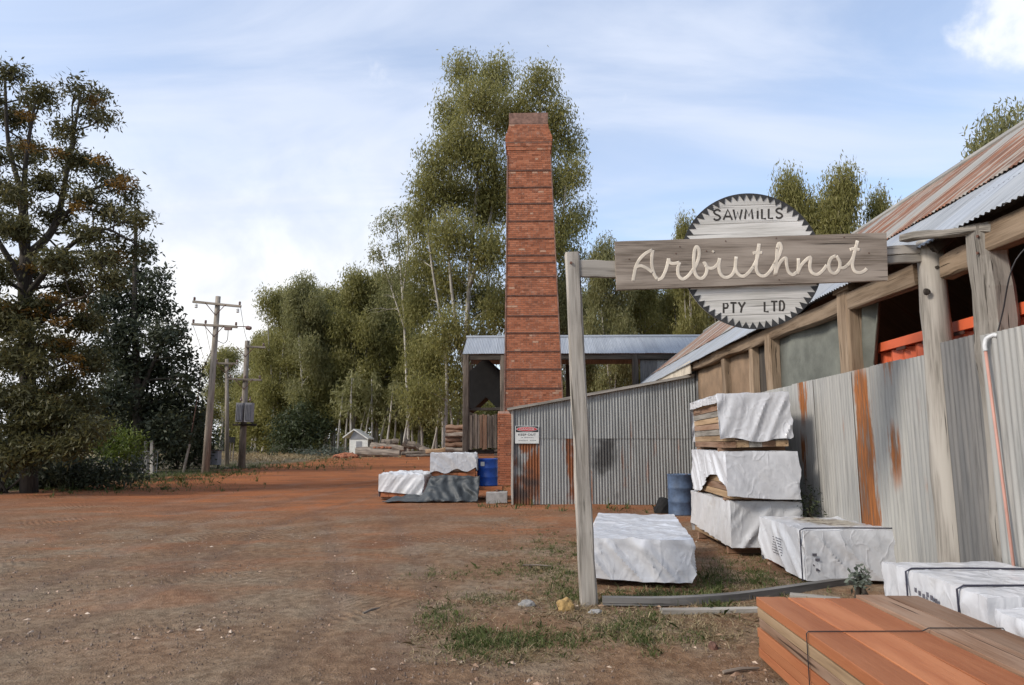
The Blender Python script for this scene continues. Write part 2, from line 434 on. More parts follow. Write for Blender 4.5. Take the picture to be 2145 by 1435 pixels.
M['pebble'] = leafmat('pebble', (.07, .046, .032), (.155, .105, .074), (.28, .215, .165), .0)

def brickmat():
    t = NT('red_brick'); a = t.attr('tint', 'Fac'); p = t.pos()
    c = t.mix(t.map(a, 0, .5, smooth=False), (.20, .070, .036), (.36, .130, .066)); c = t.mix(t.map(a, .5, .93, smooth=False), c, (.43, .175, .095))
    c = t.mix(t.map(a, .955, .985), c, (.44, .26, .17))
    c = t.mix(t.math('MULTIPLY', t.map(t.noise(p, .9, 5, .6), .5, .75), .5), c, (.15, .075, .05))
    c = t.mix(t.math('MULTIPLY', t.map(t.noise(p, 5, 5, .7), .54, .70), .55), c, (.42, .26, .185))
    t.set('Base Color', c); t.set('Roughness', .9); t.set('Specular IOR Level', .2)
    t.bump(t.noise(p, 40, 4), .4, .01); return t.m
M['brick'] = brickmat()

def groundmat():
    t = NT('dirt_yard'); p = t.pos()
    s = t.n('ShaderNodeSeparateXYZ'); t.l(p, s.inputs[0]); X, Y = s.outputs[0], s.outputs[1]
    big = t.noise(p, .16, 5, .55, .5); mid = t.noise(p, .9, 6, .6, .3); fine = t.noise(p, 9, 6, .65); grit = t.noise(p, 55, 3, .7)
    stretch = t.noise(t.scale(p, (.22, .55, 1)), 1.0, 6, .62, 1.2)
    brown = t.mix(t.map(fine, .3, .7), (.138, .076, .040), (.265, .162, .092))
    grey = t.mix(t.map(fine, .3, .7), (.158, .114, .074), (.31, .236, .158))
    red = t.mix(t.map(stretch, .3, .7), (.21, .066, .022), (.365, .122, .040))
    c = t.mix(t.map(mid, .42, .66), brown, grey)
    left = t.math('MULTIPLY', t.map(X, 0.5, -4.0), t.map(Y, 13, 5))
    c = t.mix(t.math('MULTIPLY', left, t.map(big, .3, .55, .35, .75)), c, grey)
    rm = t.math('ADD', t.map(t.math('ADD', Y, t.math('MULTIPLY', t.math('SUBTRACT', big, .5), 22.0)), 8.0, 27.0), t.math('MULTIPLY', t.map(stretch, .5, .68), t.map(Y, 4, 9, 0, .45)), clamp=True)
    c = t.mix(t.math('MULTIPLY', rm, .9), c, red)
    c = t.mix(t.math('MULTIPLY', t.map(t.noise(p, .35, 5, .6, .8), .5, .68), .5), c, (.15, .070, .04))
    # verge under the trees on the left, straw paddock far off
    edge = t.math('ADD', X, t.math('MULTIPLY', t.math('SUBTRACT', big, .5), 5.0))
    verge = t.map(edge, -16.2, -18.2)
    vcol = t.mix(t.map(mid, .4, .65), (.085, .066, .042), (.15, .125, .075))
    c = t.mix(verge, c, vcol)
    far = t.math('MULTIPLY', t.map(Y, 56, 66), t.map(X, -11, -16))
    c = t.mix(far, c, t.mix(t.map(fine, .3, .7), (.27, .21, .11), (.42, .34, .19)))
    far2 = t.map(Y, 74, 84); c = t.mix(far2, c, (.12, .095, .05))
    c = t.mix(t.math('MULTIPLY', t.map(grit, .57, .70), .55), c, (.40, .31, .235))
    c = t.mix(t.math('MULTIPLY', t.map(grit, .40, .28), .55), c, (.055, .036, .025))
    trk = t.attr('track', 'Fac'); c = t.mix(t.math('MULTIPLY', trk, .35), c, t.mix(t.map(mid, .4, .6), (.11, .068, .046), (.24, .17, .125)))
    t.set('Base Color', c); t.set('Roughness', .95); t.set('Specular IOR Level', .15)
    # tyre tread marks in patches
    def tread(rot, off, lo, hi):
        mp = t.n('ShaderNodeMapping'); t.l(p, mp.inputs[0]); mp.inputs['Rotation'].default_value = (0, 0, rot)
        w = t.n('ShaderNodeTexWave', wave_type='BANDS'); t.l(mp.outputs[0], w.inputs['Vector'])
        w.inputs['Scale'].default_value = 3.2; w.inputs['Distortion'].default_value = 3.5; w.inputs['Detail'].default_value = 2; w.inputs['Detail Scale'].default_value = .35
        q = t.n('ShaderNodeVectorMath', operation='ADD'); t.l(p, q.inputs[0]); q.inputs[1].default_value = (off, off, 0)
        return t.math('MULTIPLY', w.outputs['Fac'], t.map(t.noise(q.outputs[0], .55, 2), lo, hi))
    tr = t.math('ADD', tread(.5, 3, .55, .66), tread(-.7, 11, .56, .68))
    h = t.math('ADD', t.math('MULTIPLY', fine, .6), t.math('MULTIPLY', grit, .55))
    h = t.math('ADD', h, t.math('MULTIPLY', tr, .30))
    b = t.bump(h, 1.0, .05); t.bump(mid, .8, .12, b)
    return t.m
M['ground'] = groundmat()
# ---------------------------------------------------------------- ground
def axis_steps(lo, hi, fine_lo, fine_hi, d0, grow):
    a = list(np.arange(fine_lo, fine_hi, d0)); d = d0; x = a[-1]
    while x < hi: d *= grow; x += d; a.append(x)
    d = d0; x = a[0]
    while x > lo: d *= grow; x -= d; a.insert(0, x)
    return np.array(a)
xs = axis_steps(-900, 900, -5.5, 5.5, .07, 1.12); ys = axis_steps(-40, 1500, 2.2, 9.5, .07, 1.07)
TRK = []
for px in ([(-300, 1330), (120, 1215), (330, 1130), (560, 1060), (860, 1000)], [(-300, 1440), (250, 1270), (470, 1160), (640, 1080), (900, 1010)], [(430, 1500), (640, 1340), (720, 1220), (690, 1120), (640, 1040)], [(700, 1520), (850, 1360), (905, 1230), (850, 1130), (800, 1060)], [(-200, 1110), (200, 1080), (500, 1030), (850, 985)], [(-200, 1160), (260, 1105), (560, 1040), (880, 992)]):
    TRK.append(np.array([tuple(p)[:2] for p in catmull([gnd(u, v) for u, v in px], 14)]))
def track_field(X, Y):
    z = np.zeros_like(X); w = np.zeros_like(X)
    for T_ in TRK:
        d = np.full(X.shape, 99.0)
        for p_, q_ in zip(T_, T_[1:]):
            e_ = q_ - p_; L_ = (e_ ** 2).sum() + 1e-9; t_ = np.clip(((X - p_[0]) * e_[0] + (Y - p_[1]) * e_[1]) / L_, 0, 1)
            d = np.minimum(d, np.hypot(X - p_[0] - t_ * e_[0], Y - p_[1] - t_ * e_[1]))
        g_ = np.exp(-(d / .13) ** 2); z += -.016 * g_ + .011 * np.exp(-((d - .24) / .07) ** 2); w = np.maximum(w, np.exp(-(d / .16) ** 4))
    return z, w
GX, GY_ = np.meshgrid(xs, ys); near = (GY_ < 34) & (np.abs(GX) < 26)
TZ, TW = np.zeros(GX.shape), np.zeros(GX.shape); TZ[near], TW[near] = track_field(GX[near], GY_[near])
vs = []
for jy, y in enumerate(ys):
    for ix, x in enumerate(xs):
        z = gz(x, y)
        if y < 40 and abs(x) < 25:
            z += .020 * mn.noise((x * .9, y * .9, 0)) + .012 * mn.noise((x * 3.1, y * 3.1, 5)) * (1 if y < 16 else 0)
            if y < 14 and abs(x) < 8: z += .008 * mn.noise((x * 9, y * 9, 2)) + .006 * mn.noise((x * 21, y * 21, 8))
            z += TZ[jy, ix] * (.6 + .8 * mn.noise((x * .7, y * .7, 3)))
        vs.append((x, y, z))
nx, ny = len(xs), len(ys)
fs = [(j * nx + i, j * nx + i + 1, (j + 1) * nx + i + 1, (j + 1) * nx + i) for j in range(ny - 1) for i in range(nx - 1)]
me = bpy.data.meshes.new('ground'); me.from_pydata(vs, [], fs); me.materials.append(M['ground'])
me.polygons.foreach_set('use_smooth', [True] * len(me.polygons))
at = me.attributes.new('track', 'FLOAT', 'POINT'); at.data.foreach_set('value', TW.astype(np.float32).ravel())
ground = link('ground', me); ground['kind'] = 'structure'; ground['label'] = 'brown and red dirt yard with tyre marks and gravel'

# ---------------------------------------------------------------- corrugated iron
def corr_local(w, h, pitch=.076, amp=.009, seg=6, top=None, nrow=1, bend=0.0):
    """sheet in local space: across = +x from 0, up = +z from 0, ridges towards -y"""
    n = max(2, int(round(w / pitch * seg))); vs, fs, gs = [], [], []
    for j in range(nrow + 1):
        for i in range(n + 1):
            x = w * i / n; hh = top(x) if top else h
            vs.append((x, -amp * math.sin(2 * math.pi * x / pitch) - bend * math.sin(math.pi * j / nrow), hh * j / nrow)); gs.append((x, hh * j / nrow, 0))
    m = n + 1
    for j in range(nrow):
        for i in range(n): fs.append((j * m + i, j * m + i + 1, (j + 1) * m + i + 1, (j + 1) * m + i))
    return vs, fs, gs
def corr_mesh(name, mat, *a, **k):
    mb = MB(); mb.add(*corr_local(*a, **k)); return mb.mesh(name, mat, smooth=True)
def put(name, me, parent, loc, rot, mat=None):
    o = link(name, me, parent); o.location = Vector(loc) - root_loc(parent); o.rotation_euler = rot
    return o
def with_mat(me, mat):
    m2 = me.copy(); m2.materials.clear(); m2.materials.append(mat); return m2

WX = 4.3      # plane of the shed's near side wall and the iron fence
# ---------------------------------------------------------------- big sawmill shed on the right
EX, EZ, RX, RZ = 4.1, 3.65, 7.86, 6.58
Y0, Y1 = -3.0, 30.9
shed = thing('sawmill_shed', 'long sawmill shed with steep rusty iron roof and rough timber posts behind the fence', 'shed', (WX, 12, 0))
slope_len = math.hypot(RX - EX, RZ - EZ); ang = math.atan2(RZ - EZ, RX - EX)
sheet_w = .80
def roof_sheet_mesh(nm, mat, s0, s1, lift):
    v_, f_, g_ = corr_local(sheet_w + .03, s1 - s0, amp=.010)
    mb = MB(); mb.add([((y - lift) * math.sin(ang) + (z + s0) * math.cos(ang), x, -(y - lift) * math.cos(ang) + (z + s0) * math.sin(ang)) for (x, y, z) in v_], f_, g_)
    return mb.mesh(nm, mat, smooth=True)
s_mid = slope_len * .305
rm_low = [roof_sheet_mesh('roof_sheet', M[k], 0, s_mid + .1, 0) for k in ('roof_new', 'roof_far')]
rm_up = [roof_sheet_mesh('roof_sheet', M[k], s_mid, slope_len, .03) for k in ('roof_mix', 'roof_mix', 'galv_warm', 'roof_mix', 'roof_mix')]
ny_ = int((Y1 - Y0) / sheet_w)
for i in range(ny_):
    y = Y0 + i * sheet_w
    put('roof_sheet', rm_low[(i * 5) % 3 == 0], shed, (EX, y, EZ + (i % 2) * .006), (0, 0, 0))
    put('roof_sheet', rm_up[(i * 7) % 5], shed, (EX, y + .2, EZ + ((i + 1) % 2) * .006), (0, 0, 0))
mb = MB(); L2 = Y1 - Y0
mb.add([(RX, Y0, RZ), (RX, Y1, RZ), (2 * RX - EX, Y1, EZ), (2 * RX - EX, Y0, EZ)], [(0, 1, 2, 3)], [(0, 0, 0), (L2, 0, 0), (L2, 5, 0), (0, 5, 0)])
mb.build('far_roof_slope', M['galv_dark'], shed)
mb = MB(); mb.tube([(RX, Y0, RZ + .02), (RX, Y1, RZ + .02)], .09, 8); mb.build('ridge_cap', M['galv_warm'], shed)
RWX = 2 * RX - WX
mb = MB(); mb.box((RWX, (Y0 + Y1) / 2, 1.85), (.06, Y1 - Y0, 3.7)); mb.build('rear_wall', M['galv_dark'], shed)  # unseen wall, added to keep the shed's inside dark
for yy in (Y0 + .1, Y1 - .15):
    mb = MB(); mb.prism([(WX + .1, yy, 0), (RWX - .1, yy, 0), (RWX - .1, yy, 3.6), (RX, yy, RZ - .1), (WX + .1, yy, 3.6)], (0, .05, 0)); mb.build('end_wall', M['galv_dark'], shed)  # unseen end walls, added to close the shed against light
for k in range(14):                       # rafters and purlins under the iron
    y = 3.0 + k * 2.05
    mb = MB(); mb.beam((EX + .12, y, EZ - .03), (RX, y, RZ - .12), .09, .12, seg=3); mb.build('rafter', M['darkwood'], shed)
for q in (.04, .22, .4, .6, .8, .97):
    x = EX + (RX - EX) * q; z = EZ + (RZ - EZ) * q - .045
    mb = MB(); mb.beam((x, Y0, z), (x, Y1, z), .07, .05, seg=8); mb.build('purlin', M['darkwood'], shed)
# eave plate in two lengths, and the posts that carry it
pa, pb = atX(1445, 772, WX), atX(1925, 572, WX)
mb = MB(); mb.beam(pa, pb, .16, .22, seg=14, jit=.025, h2=.24); mb.build('eave_beam', M['beam'], shed)
pa, pb = atX(1985, 560, WX + .02), atX(2060, 528, WX + .02)
mb = MB(); mb.beam(pa, pb, .15, .25, seg=4, jit=.012); mb.build('eave_beam', M['beam'], shed)
pa = atX(2078, 500, WX); pb = Vector((WX, 1.0, pa.z + .02))
mb = MB(); mb.beam(pa, pb, .20, .26, seg=8, jit=.012); mb.build('eave_beam', M['beam'], shed)
def shed_post(u, vtop, w, d=.22, x=WX + .02, base=0.0, mat='beam', jit=.012):
    p = atX(u, vtop, x)
    mb = MB(); mb.beam((x, p.y, base), (x, p.y, p.z), w, d, up=(1, 0, 0), seg=9, jit=jit, w2=w * .92); return mb.build('post', M[mat], shed)
shed_post(1780, 612, .34, .26); shed_post(1618, 703, .30, .2); shed_post(1578, 715, .20, .16); shed_post(1519, 745, .24, .16, mat='beam')
p2 = atX(2064, 480, WX + .0)
mb = MB(); mb.beam((WX, p2.y, 0), (WX, p2.y, p2.z + .02), .31, .28, up=(1, 0, 0), seg=12, jit=.018, cham=.2); bigpost = mb.build('post', M['post'], shed); bigpost['label'] = 'thick grey log post behind the white conduit elbow'
for v in (495, 530):
    q = atX(2049, v, WX - .145); mb = MB(); mb.tube([q, q - Vector((.012, 0, 0))], .014, 8); mb.build('bolt', M['iron'], bigpost)
mb = MB(); q = atX(1780, 612, WX); mb.box((WX + .02, q.y, q.z + .05), (.30, .46, .10)); mb.build('post_cap', M['beam'], shed)
# wall infill between the posts
def panel(u0, u1, vt0, vt1, zb, mat, x=WX + .10, name='wall_panel', sag=0.0):
    a, b = atX(u0, vt0, x), atX(u1, vt1, x); n = 8; vs, fs = [], []
    for i in range(n + 1):
        t = i / n; y = a.y + (b.y - a.y) * t; zt = a.z + (b.z - a.z) * t
        for j in range(7):
            s = j / 6; vs.append((x + sag * .05 * mn.noise((y * 2, s * 3, 1)), y, zb + (zt - zb) * s))
    for i in range(n):
        for j in range(6): fs.append((i * 7 + j, i * 7 + j + 1, (i + 1) * 7 + j + 1, (i + 1) * 7 + j))
    mb = MB(); mb.add(vs, fs); o = mb.build(name, M[mat], shed, smooth=True)
    so = o.modifiers.new('thick', 'SOLIDIFY'); so.thickness = .015
    return o
panel(1462, 1512, 778, 752, .3, 'brown_panel'); panel(1528, 1572, 745, 725, .3, 'brown_panel')
panel(1588, 1606, 715, 705, .3, 'darkwood'); panel(1632, 1760, 700, 640, .3, 'green_panel', name='canvas_screen', sag=1.0)
panel(1400, 1462, 790, 775, .3, 'galv_dark')
# curled canvas hanging beside the post
mb = MB(); vs, fs = [], []
for i in range(9):
    for j in range(10):
        s = j / 9; u = 1800 + i * 5.5; y = atX(u, 700, WX + .12).y; zt = atX(1810, 615, WX + .12).z
        vs.append((WX + .12 + .07 * math.sin(i * 1.1 + s * 2.0) * (1 - .3 * s), y + .12 * s * s * (i / 8), zt - s * 1.25 + .3 * s * i / 8))
for i in range(8):
    for j in range(9): fs.append((i * 10 + j, i * 10 + j + 1, (i + 1) * 10 + j + 1, (i + 1) * 10 + j))
mb.add(vs, fs); o = mb.build('canvas_flap', M['green_panel'], shed, smooth=True); o.modifiers.new('thick', 'SOLIDIFY').thickness = .012
# short fascia boards at the far end of the eave
a, b = atX(1375, 800, EX + .05), atX(1445, 765, EX + .05)
mb = MB(); mb.prism([a + Vector((0, 0, -.06)), b + Vector((0, 0, -.22)), b + Vector((0, 0, .12)), a + Vector((0, 0, .03))], (.03, 0, 0)); mb.build('fascia_board', M['cream_board'], shed)

# ---------------------------------------------------------------- orange container inside the shed
cx0, ctz = 4.50, 2.87
cont = thing('shipping_container', 'bright orange shipping container parked inside the dark shed behind the fence', 'container', (cx0 + 1.2, 7, 0))
cy0, cy1 = 4.0, atX(1832, 735, cx0).y
n = int((cy1 - cy0) / .07); vs, fs, gs = [], [], []
for i in range(n + 1):
    y = cy0 + (cy1 - cy0) * i / n; d = .03 * max(-1, min(1, 1.6 * math.sin(y * 2 * math.pi / .28)))
    vs += [(cx0 + .035 + d, y, .15), (cx0 + .035 + d, y, ctz - .12)]
for i in range(n): fs.append((2 * i, 2 * i + 2, 2 * i + 3, 2 * i + 1))
mb = MB(); mb.add(vs, fs); mb.build('side_wall', M['container'], cont)
mb = MB(); mb.box((cx0, (cy0 + cy1) / 2, ctz - .055), (.07, cy1 - cy0, .11)); mb.build('top_rail', M['container'], cont)
mb = MB(); mb.box((cx0 + 1.2, (cy0 + cy1) / 2, ctz - .03), (2.32, cy1 - cy0 - .02, .04)); mb.build('roof', M['container'], cont)
mb = MB(); mb.box((cx0 + 1.2, cy1 - .03, ctz / 2), (2.3, .05, ctz - .12)); mb.build('end_wall', M['container'], cont)
mb = MB(); mb.box((cx0 + 2.38, (cy0 + cy1) / 2, ctz / 2), (.05, cy1 - cy0 - .1, ctz - .12)); mb.build('side_wall', M['container'], cont)
mb = MB(); mb.box((cx0 + .05, (cy0 + cy1) / 2, .08), (.1, cy1 - cy0, .16)); mb.build('bottom_rail', M['container'], cont)
for k in range(12):
    y = cy0 + .4 + k * .56
    if y < cy1 - .2:
        mb = MB(); mb.box((cx0 - .034, y, ctz - .135), (.012, .2, .035)); mb.build('rail_slot', M['container_dark'], cont)

# ---------------------------------------------------------------- iron fence along the shed
fence = thing('corrugated_iron_fence', 'tall fence of old corrugated iron sheets streaked with rust beside the white packs', 'fence', (WX, 8, 0))
H1, H2 = atX(1990, 737, WX).z, atX(1640, 815, WX).z
ftop = lambda y: H1 + (H2 - H1) * (y - 7.03) / (atX(1640, 815, WX).y - 7.03)
fm = {}
def fence_sheet(y_near, w, mat, top, x=WX - .16, zb=0.0, lean=0.0):
    key = (mat, round(w, 2), round(top - zb, 2))
    if key not in fm:
        mb = MB(); v, f, g = corr_local(w, top - zb, nrow=3, amp=.009)
        mb.add([(q[1], q[0], q[2]) for q in v], f, g); fm[key] = mb.mesh('corrugated_sheet', M[mat], smooth=True)
    return put('corrugated_sheet', fm[key], fence, (x, y_near, zb), (0, lean, 0))
fw = .72; seq = ['galv_warm', 'galv_clean', 'galv_dark', 'galv_clean', 'galv_rust', 'galv_clean', 'galv_warm', 'galv_rust', 'galv_clean', 'galv_clean', 'galv_warm', 'galv_clean', 'galv_warm']
M['galv_bright'] = galv('bright_sheet', (.32, .315, .295), (.41, .395, .36), .66, .80)
fy = 7.12; k = 0
def u2y(u): return atX(u, 900, WX - .15).y
edges = [1962, 1900, 1838, 1790, 1745, 1708, 1668, 1640, 1612, 1590]
mats = ['galv_clean', 'galv_warm', 'galv_rustred', 'galv_bright', 'galv_bright', 'galv_rustlite', 'galv_clean', 'galv_bright', 'galv_clean']
M['galv_rustred'] = galv('deep_rust_sheet', (.28, .26, .23), (.36, .33, .28), .30, .48, (.20, .070, .016), streak=(5.5, 4, .26))
M['galv_rustlite'] = galv('rust_patched_sheet', (.29, .28, .26), (.37, .355, .32), .42, .56, (.19, .075, .022), streak=(4.5, 4, .55))
def rust_sheet(name, base, light, marks, rustc=(.21, .072, .016)):
    """marks: (x0, half width at top, half width at bottom, z bottom, z top) in the sheet's own metres"""
    t = NT(name); g = t.attr('gc'); s = t.n('ShaderNodeSeparateXYZ'); t.l(g, s.inputs[0]); X, Z = s.outputs[0], s.outputs[1]
    s1 = t.noise(t.scale(g, (11, .5, 1)), 1.0, 5, .6); s2 = t.noise(t.scale(g, (40, 1.6, 1)), 1.0, 4, .6); blot = t.noise(t.scale(g, (7, 1.3, 1)), 1.0, 6, .65, .4)
    c = t.mix(t.map(s1, .3, .7), base, light); c = t.mix(t.math('MULTIPLY', t.map(s2, .5, .75), .5), c, tuple(x * .5 for x in base)); tot = None
    for (x0, wt, wb, zb, zt) in marks:
        hw = t.map(Z, zb, zt, wb, wt, smooth=False); d = t.math('ABSOLUTE', t.math('SUBTRACT', X, x0)); k = t.math('SUBTRACT', hw, d)
        k = t.math('ADD', k, t.math('MULTIPLY', t.math('SUBTRACT', blot, .52), .42)); k = t.math('ADD', k, t.math('MULTIPLY', t.math('SUBTRACT', s2, .5), .30)); m = t.map(k, -.01, .08)
        m = t.math('MULTIPLY', m, t.math('MULTIPLY', t.map(t.math('ADD', Z, t.math('MULTIPLY', blot, .5)), zb + .1, zb + .5), t.map(t.math('ADD', Z, t.math('MULTIPLY', blot, .5)), zt + .35, zt + .1)))
        tot = m if tot is None else t.math('MAXIMUM', tot, m)
    rc = t.mix(t.map(s2, .35, .65), tuple(x * .5 for x in rustc), tuple(x * 1.5 for x in rustc)); c = t.mix(t.math('MULTIPLY', tot, t.map(s2, .25, .5, .55, 1.0)), c, rc)
    t.set('Base Color', c); t.set('Roughness', .65); t.set('Metallic', .1); t.bump(t.noise(g, 25, 3), .12, .01); return t.m
M['galv_rustred'] = rust_sheet('deep_rust_sheet', (.28, .265, .24), (.36, .34, .30), [(.36, .20, .40, -.6, 2.55)])
M['galv_rustlite'] = rust_sheet('rust_patched_sheet', (.29, .285, .27), (.37, .36, .335), [(.42, .20, .14, 1.9, 3.0), (.48, .17, .06, .9, 1.75)])
M['galv_patch'] = rust_sheet('one_patch_sheet', (.28, .275, .255), (.36, .35, .315), [(.30, .12, .19, 1.15, 1.8), (.35, .20, .06, 2.35, 2.7)])
mats[1] = 'galv_patch'
for i in range(len(edges) - 1):
    ya, yb = u2y(edges[i]), u2y(edges[i + 1])
    fence_sheet(ya - .02, yb - ya + .05, mats[i], ftop((ya + yb) / 2) + RNG.uniform(-.008, .008), x=WX - .15 - .006 * (i % 2))
for (ua, ub, mt, tp, dx) in ((2052, 1962, 'galv_dark', 2.62, .03),):
    ya, yb = u2y(ua), u2y(ub); fence_sheet(ya, yb - ya + .03, mt, tp, x=WX - .13 + dx)
yn = u2y(2083)
for i in range(6):
    fence_sheet(yn - (i + 1) * .76, .79, ['galv_clean', 'galv_warm', 'galv_clean', 'galv_dark', 'galv_warm', 'galv_clean'][i], 2.58 + .02 * (i % 2), x=WX - .17 - .006 * (i % 2))
for z in (.35, 1.3, 2.3):
    mb = MB(); mb.beam((WX - .03, 2.6, z), (WX - .03, u2y(1590), z), .05, .08, seg=6); mb.build('fence_rail', M['beam'], fence)

# ---------------------------------------------------------------- lean-to of corrugated iron
LY = gnd(1240, 1057).y
xl, xr = atY(1075, 1000, LY).x, atY(1457, 900, LY).x
zl, zr = atY(1070, 858, LY).z, atY(1457, 789, LY).z
lean = thing('iron_lean_to', 'low lean-to clad in grey corrugated iron with scorched rusty patches', 'lean-to', ((xl + xr) / 2, LY, 0))
def ztop(x): return zl + (zr - zl) * (x - xl) / (xr - xl)
zm = atY(1240, 914, LY).z
nsh = 7; w = (xr - xl) / nsh
burn = {0: 'galv_burn', 1: 'galv_wall', 2: 'galv_burn2', 3: 'galv_burn', 4: 'galv_wall', 5: 'galv_wall', 6: 'galv_wall'}
def scorch(name, rusty):
    t = NT(name); g = t.attr('gc'); p = t.pos()
    sep_ = t.n('ShaderNodeSeparateXYZ'); t.l(p, sep_.inputs[0]); Z = sep_.outputs[2]
    s1 = t.noise(t.scale(g, (12, .6, 1)), 1.0, 5); blot = t.noise(p, 1.7, 4, .55, .4)
    c = t.mix(t.map(s1, .3, .7), (.19, .195, .185), (.31, .315, .30))
    if rusty: c = t.mix(t.map(t.math('ADD', t.math('MULTIPLY', s1, .5), t.math('MULTIPLY', blot, .6)), .48, .6), c, (.19, .062, .018))
    blk = t.map(t.noise(p, 1.25, 3, .5, .3), .47, .66)
    c = t.mix(t.math('MULTIPLY', blk, .88), c, (.028, .026, .024))
    t.set('Base Color', c); t.set('Roughness', .7); t.set('Metallic', .1); return t.m
M['galv_burn'] = scorch('scorched_iron', False); M['galv_burn2'] = scorch('scorched_rusty_iron', True)
burn[0] = 'galv_burn2'
for i in range(nsh):
    x0 = xl + i * w
    v, f, g = corr_local(w + .02, zm, nrow=2, amp=.012); off = i * 3.1
    mb = MB(); mb.add([(x0 + q[0], LY + q[1], q[2]) for q in v], f, [(q[0] + off, q[1], 0) for q in g]); mb.build('corrugated_sheet', M[burn[i]], lean, smooth=True)
    v, f, g = corr_local(w + .02, 1, nrow=1, amp=.012, top=lambda x: ztop(x0 + x) - zm + .06)
    mb = MB(); mb.add([(x0 + q[0], LY - .012 + q[1], zm - .06 + q[2]) for q in v], f, [(q[0] + off + 50, q[1], 0) for q in g]); mb.build('corrugated_sheet', M['galv_wall'], lean, smooth=True)
LB = LY + 4.5
v, f, g = corr_local(LB - LY, zl, nrow=1); mb = MB(); mb.add([(xl + q[1], LY + q[0], q[2]) for q in v], f, g); mb.build('side_wall', M['galv_wall'], lean, smooth=True)
mb = MB(); mb.box(((xl + xr) / 2, LB, 1.2), (xr - xl, .04, 2.4)); mb.build('rear_wall', M['galv_dark'], lean)
mb = MB(); mb.prism([(xl - .14, LY - .08, zl - .03), (xr, LY - .08, zr + .02), (xr, LY - .08, zr + .05), (xl - .14, LY - .08, zl + .01)], (0, LB - LY + .1, 0)); mb.build('roof', M['galv_warm'], lean)
mb = MB(); mb.beam((xl - .16, LY - .10, zl), (xr, LY - .10, zr + .04), .04, .07, seg=5, jit=.008); mb.build('barge_board', M['post'], lean)
mb = MB(); mb.beam((xl - .02, LY - .03, 0), (xl - .02, LY - .03, zl), .06, .06, up=(0, 1, 0)); mb.build('corner_post', M['post'], lean)

# danger sign on its wall
sa, sb = atY(1079, 892, LY - .04), atY(1129, 929, LY - .04)
sw, sh_ = sb.x - sa.x, sa.z - sb.z; sc = (sa + sb) / 2
dsign = thing('danger_sign', 'small white danger sign with red oval fixed to the corrugated lean-to wall', 'sign', (sc.x, sc.y, sb.z))
mb = MB(); mb.box(sc, (sw, .006, sh_)); mb.build('plate', M['sign_white'], dsign)
mb = MB(); mb.box((sc.x, sc.y - .006, sa.z - sh_ * .19), (sw * .94, .004, sh_ * .33)); mb.build('header', M['sign_black'], dsign)
def oval(cx_, cy_, cz_, a, b, n=28): return [(cx_ + a * math.cos(2 * math.pi * i / n), cy_, cz_ + b * math.sin(2 * math.pi * i / n)) for i in range(n)]
mb = MB(); mb.prism(oval(sc.x, sc.y - .009, sa.z - sh_ * .19, sw * .45, sh_ * .135), (0, -.003, 0)); mb.build('oval_rim', M['sign_white'], dsign)
mb = MB(); mb.prism(oval(sc.x, sc.y - .013, sa.z - sh_ * .19, sw * .425, sh_ * .108), (0, -.003, 0)); mb.build('oval', M['sign_red'], dsign)
def text(name, body, size_w, size_h, center, mat, parent, normal_y=-1, rot=None, ext=.001):
    cu = bpy.data.curves.new(name, 'FONT'); cu.body = body; cu.extrude = ext; cu.align_x = 'CENTER'; cu.align_y = 'CENTER'
    tmp = bpy.data.objects.new(name, cu); col.objects.link(tmp)
    dg = bpy.context.evaluated_depsgraph_get(); dg.update()
    me = bpy.data.meshes.new_from_object(tmp.evaluated_get(dg)); bpy.data.objects.remove(tmp)
    co = np.empty(len(me.vertices) * 3, np.float32); me.vertices.foreach_get('co', co); co = co.reshape(-1, 3)
    lo, hi = co.min(0), co.max(0); c = (lo + hi) / 2; kx = size_w / (hi[0] - lo[0]); ky = size_h / (hi[1] - lo[1])
    R = rot if rot is not None else Matrix(((1, 0, 0), (0, 0, -1), (0, 1, 0)))
    o0 = root_loc(parent); pts = []
    for p in co: pts.append(tuple(Vector(center) + R @ Vector(((p[0] - c[0]) * kx, (p[1] - c[1]) * ky, p[2])) - o0))
    me.vertices.foreach_set('co', np.array(pts, np.float32).ravel()); me.update(); me.materials.clear(); me.materials.append(mat); me.name = name
    return link(name, me, parent)
text('lettering', 'DANGER', sw * .62, sh_ * .12, (sc.x, sc.y - .018, sa.z - sh_ * .19), M['sign_white'], dsign)
text('lettering', 'KEEP OUT', sw * .74, sh_ * .12, (sc.x, sc.y - .006, sa.z - sh_ * .50), M['sign_black'], dsign)
for (zz, segs) in ((.67, ((-.26, -.16), (-.12, .30))), (.83, ((-.36, .06), (.12, .38)))):   # lines too small to read
    for (a, b) in segs:
        mb = MB(); x = a
        while x < b - .02:
            w_ = RNG.uniform(.03, .06); mb.box((sc.x + (x + w_ / 2) * sw, sc.y - .004, sa.z - sh_ * zz), (w_ * sw * .7, .002, sh_ * RNG.uniform(.03, .05))); x += w_ + .012
        mb.build('small_print', M['ink'], dsign)

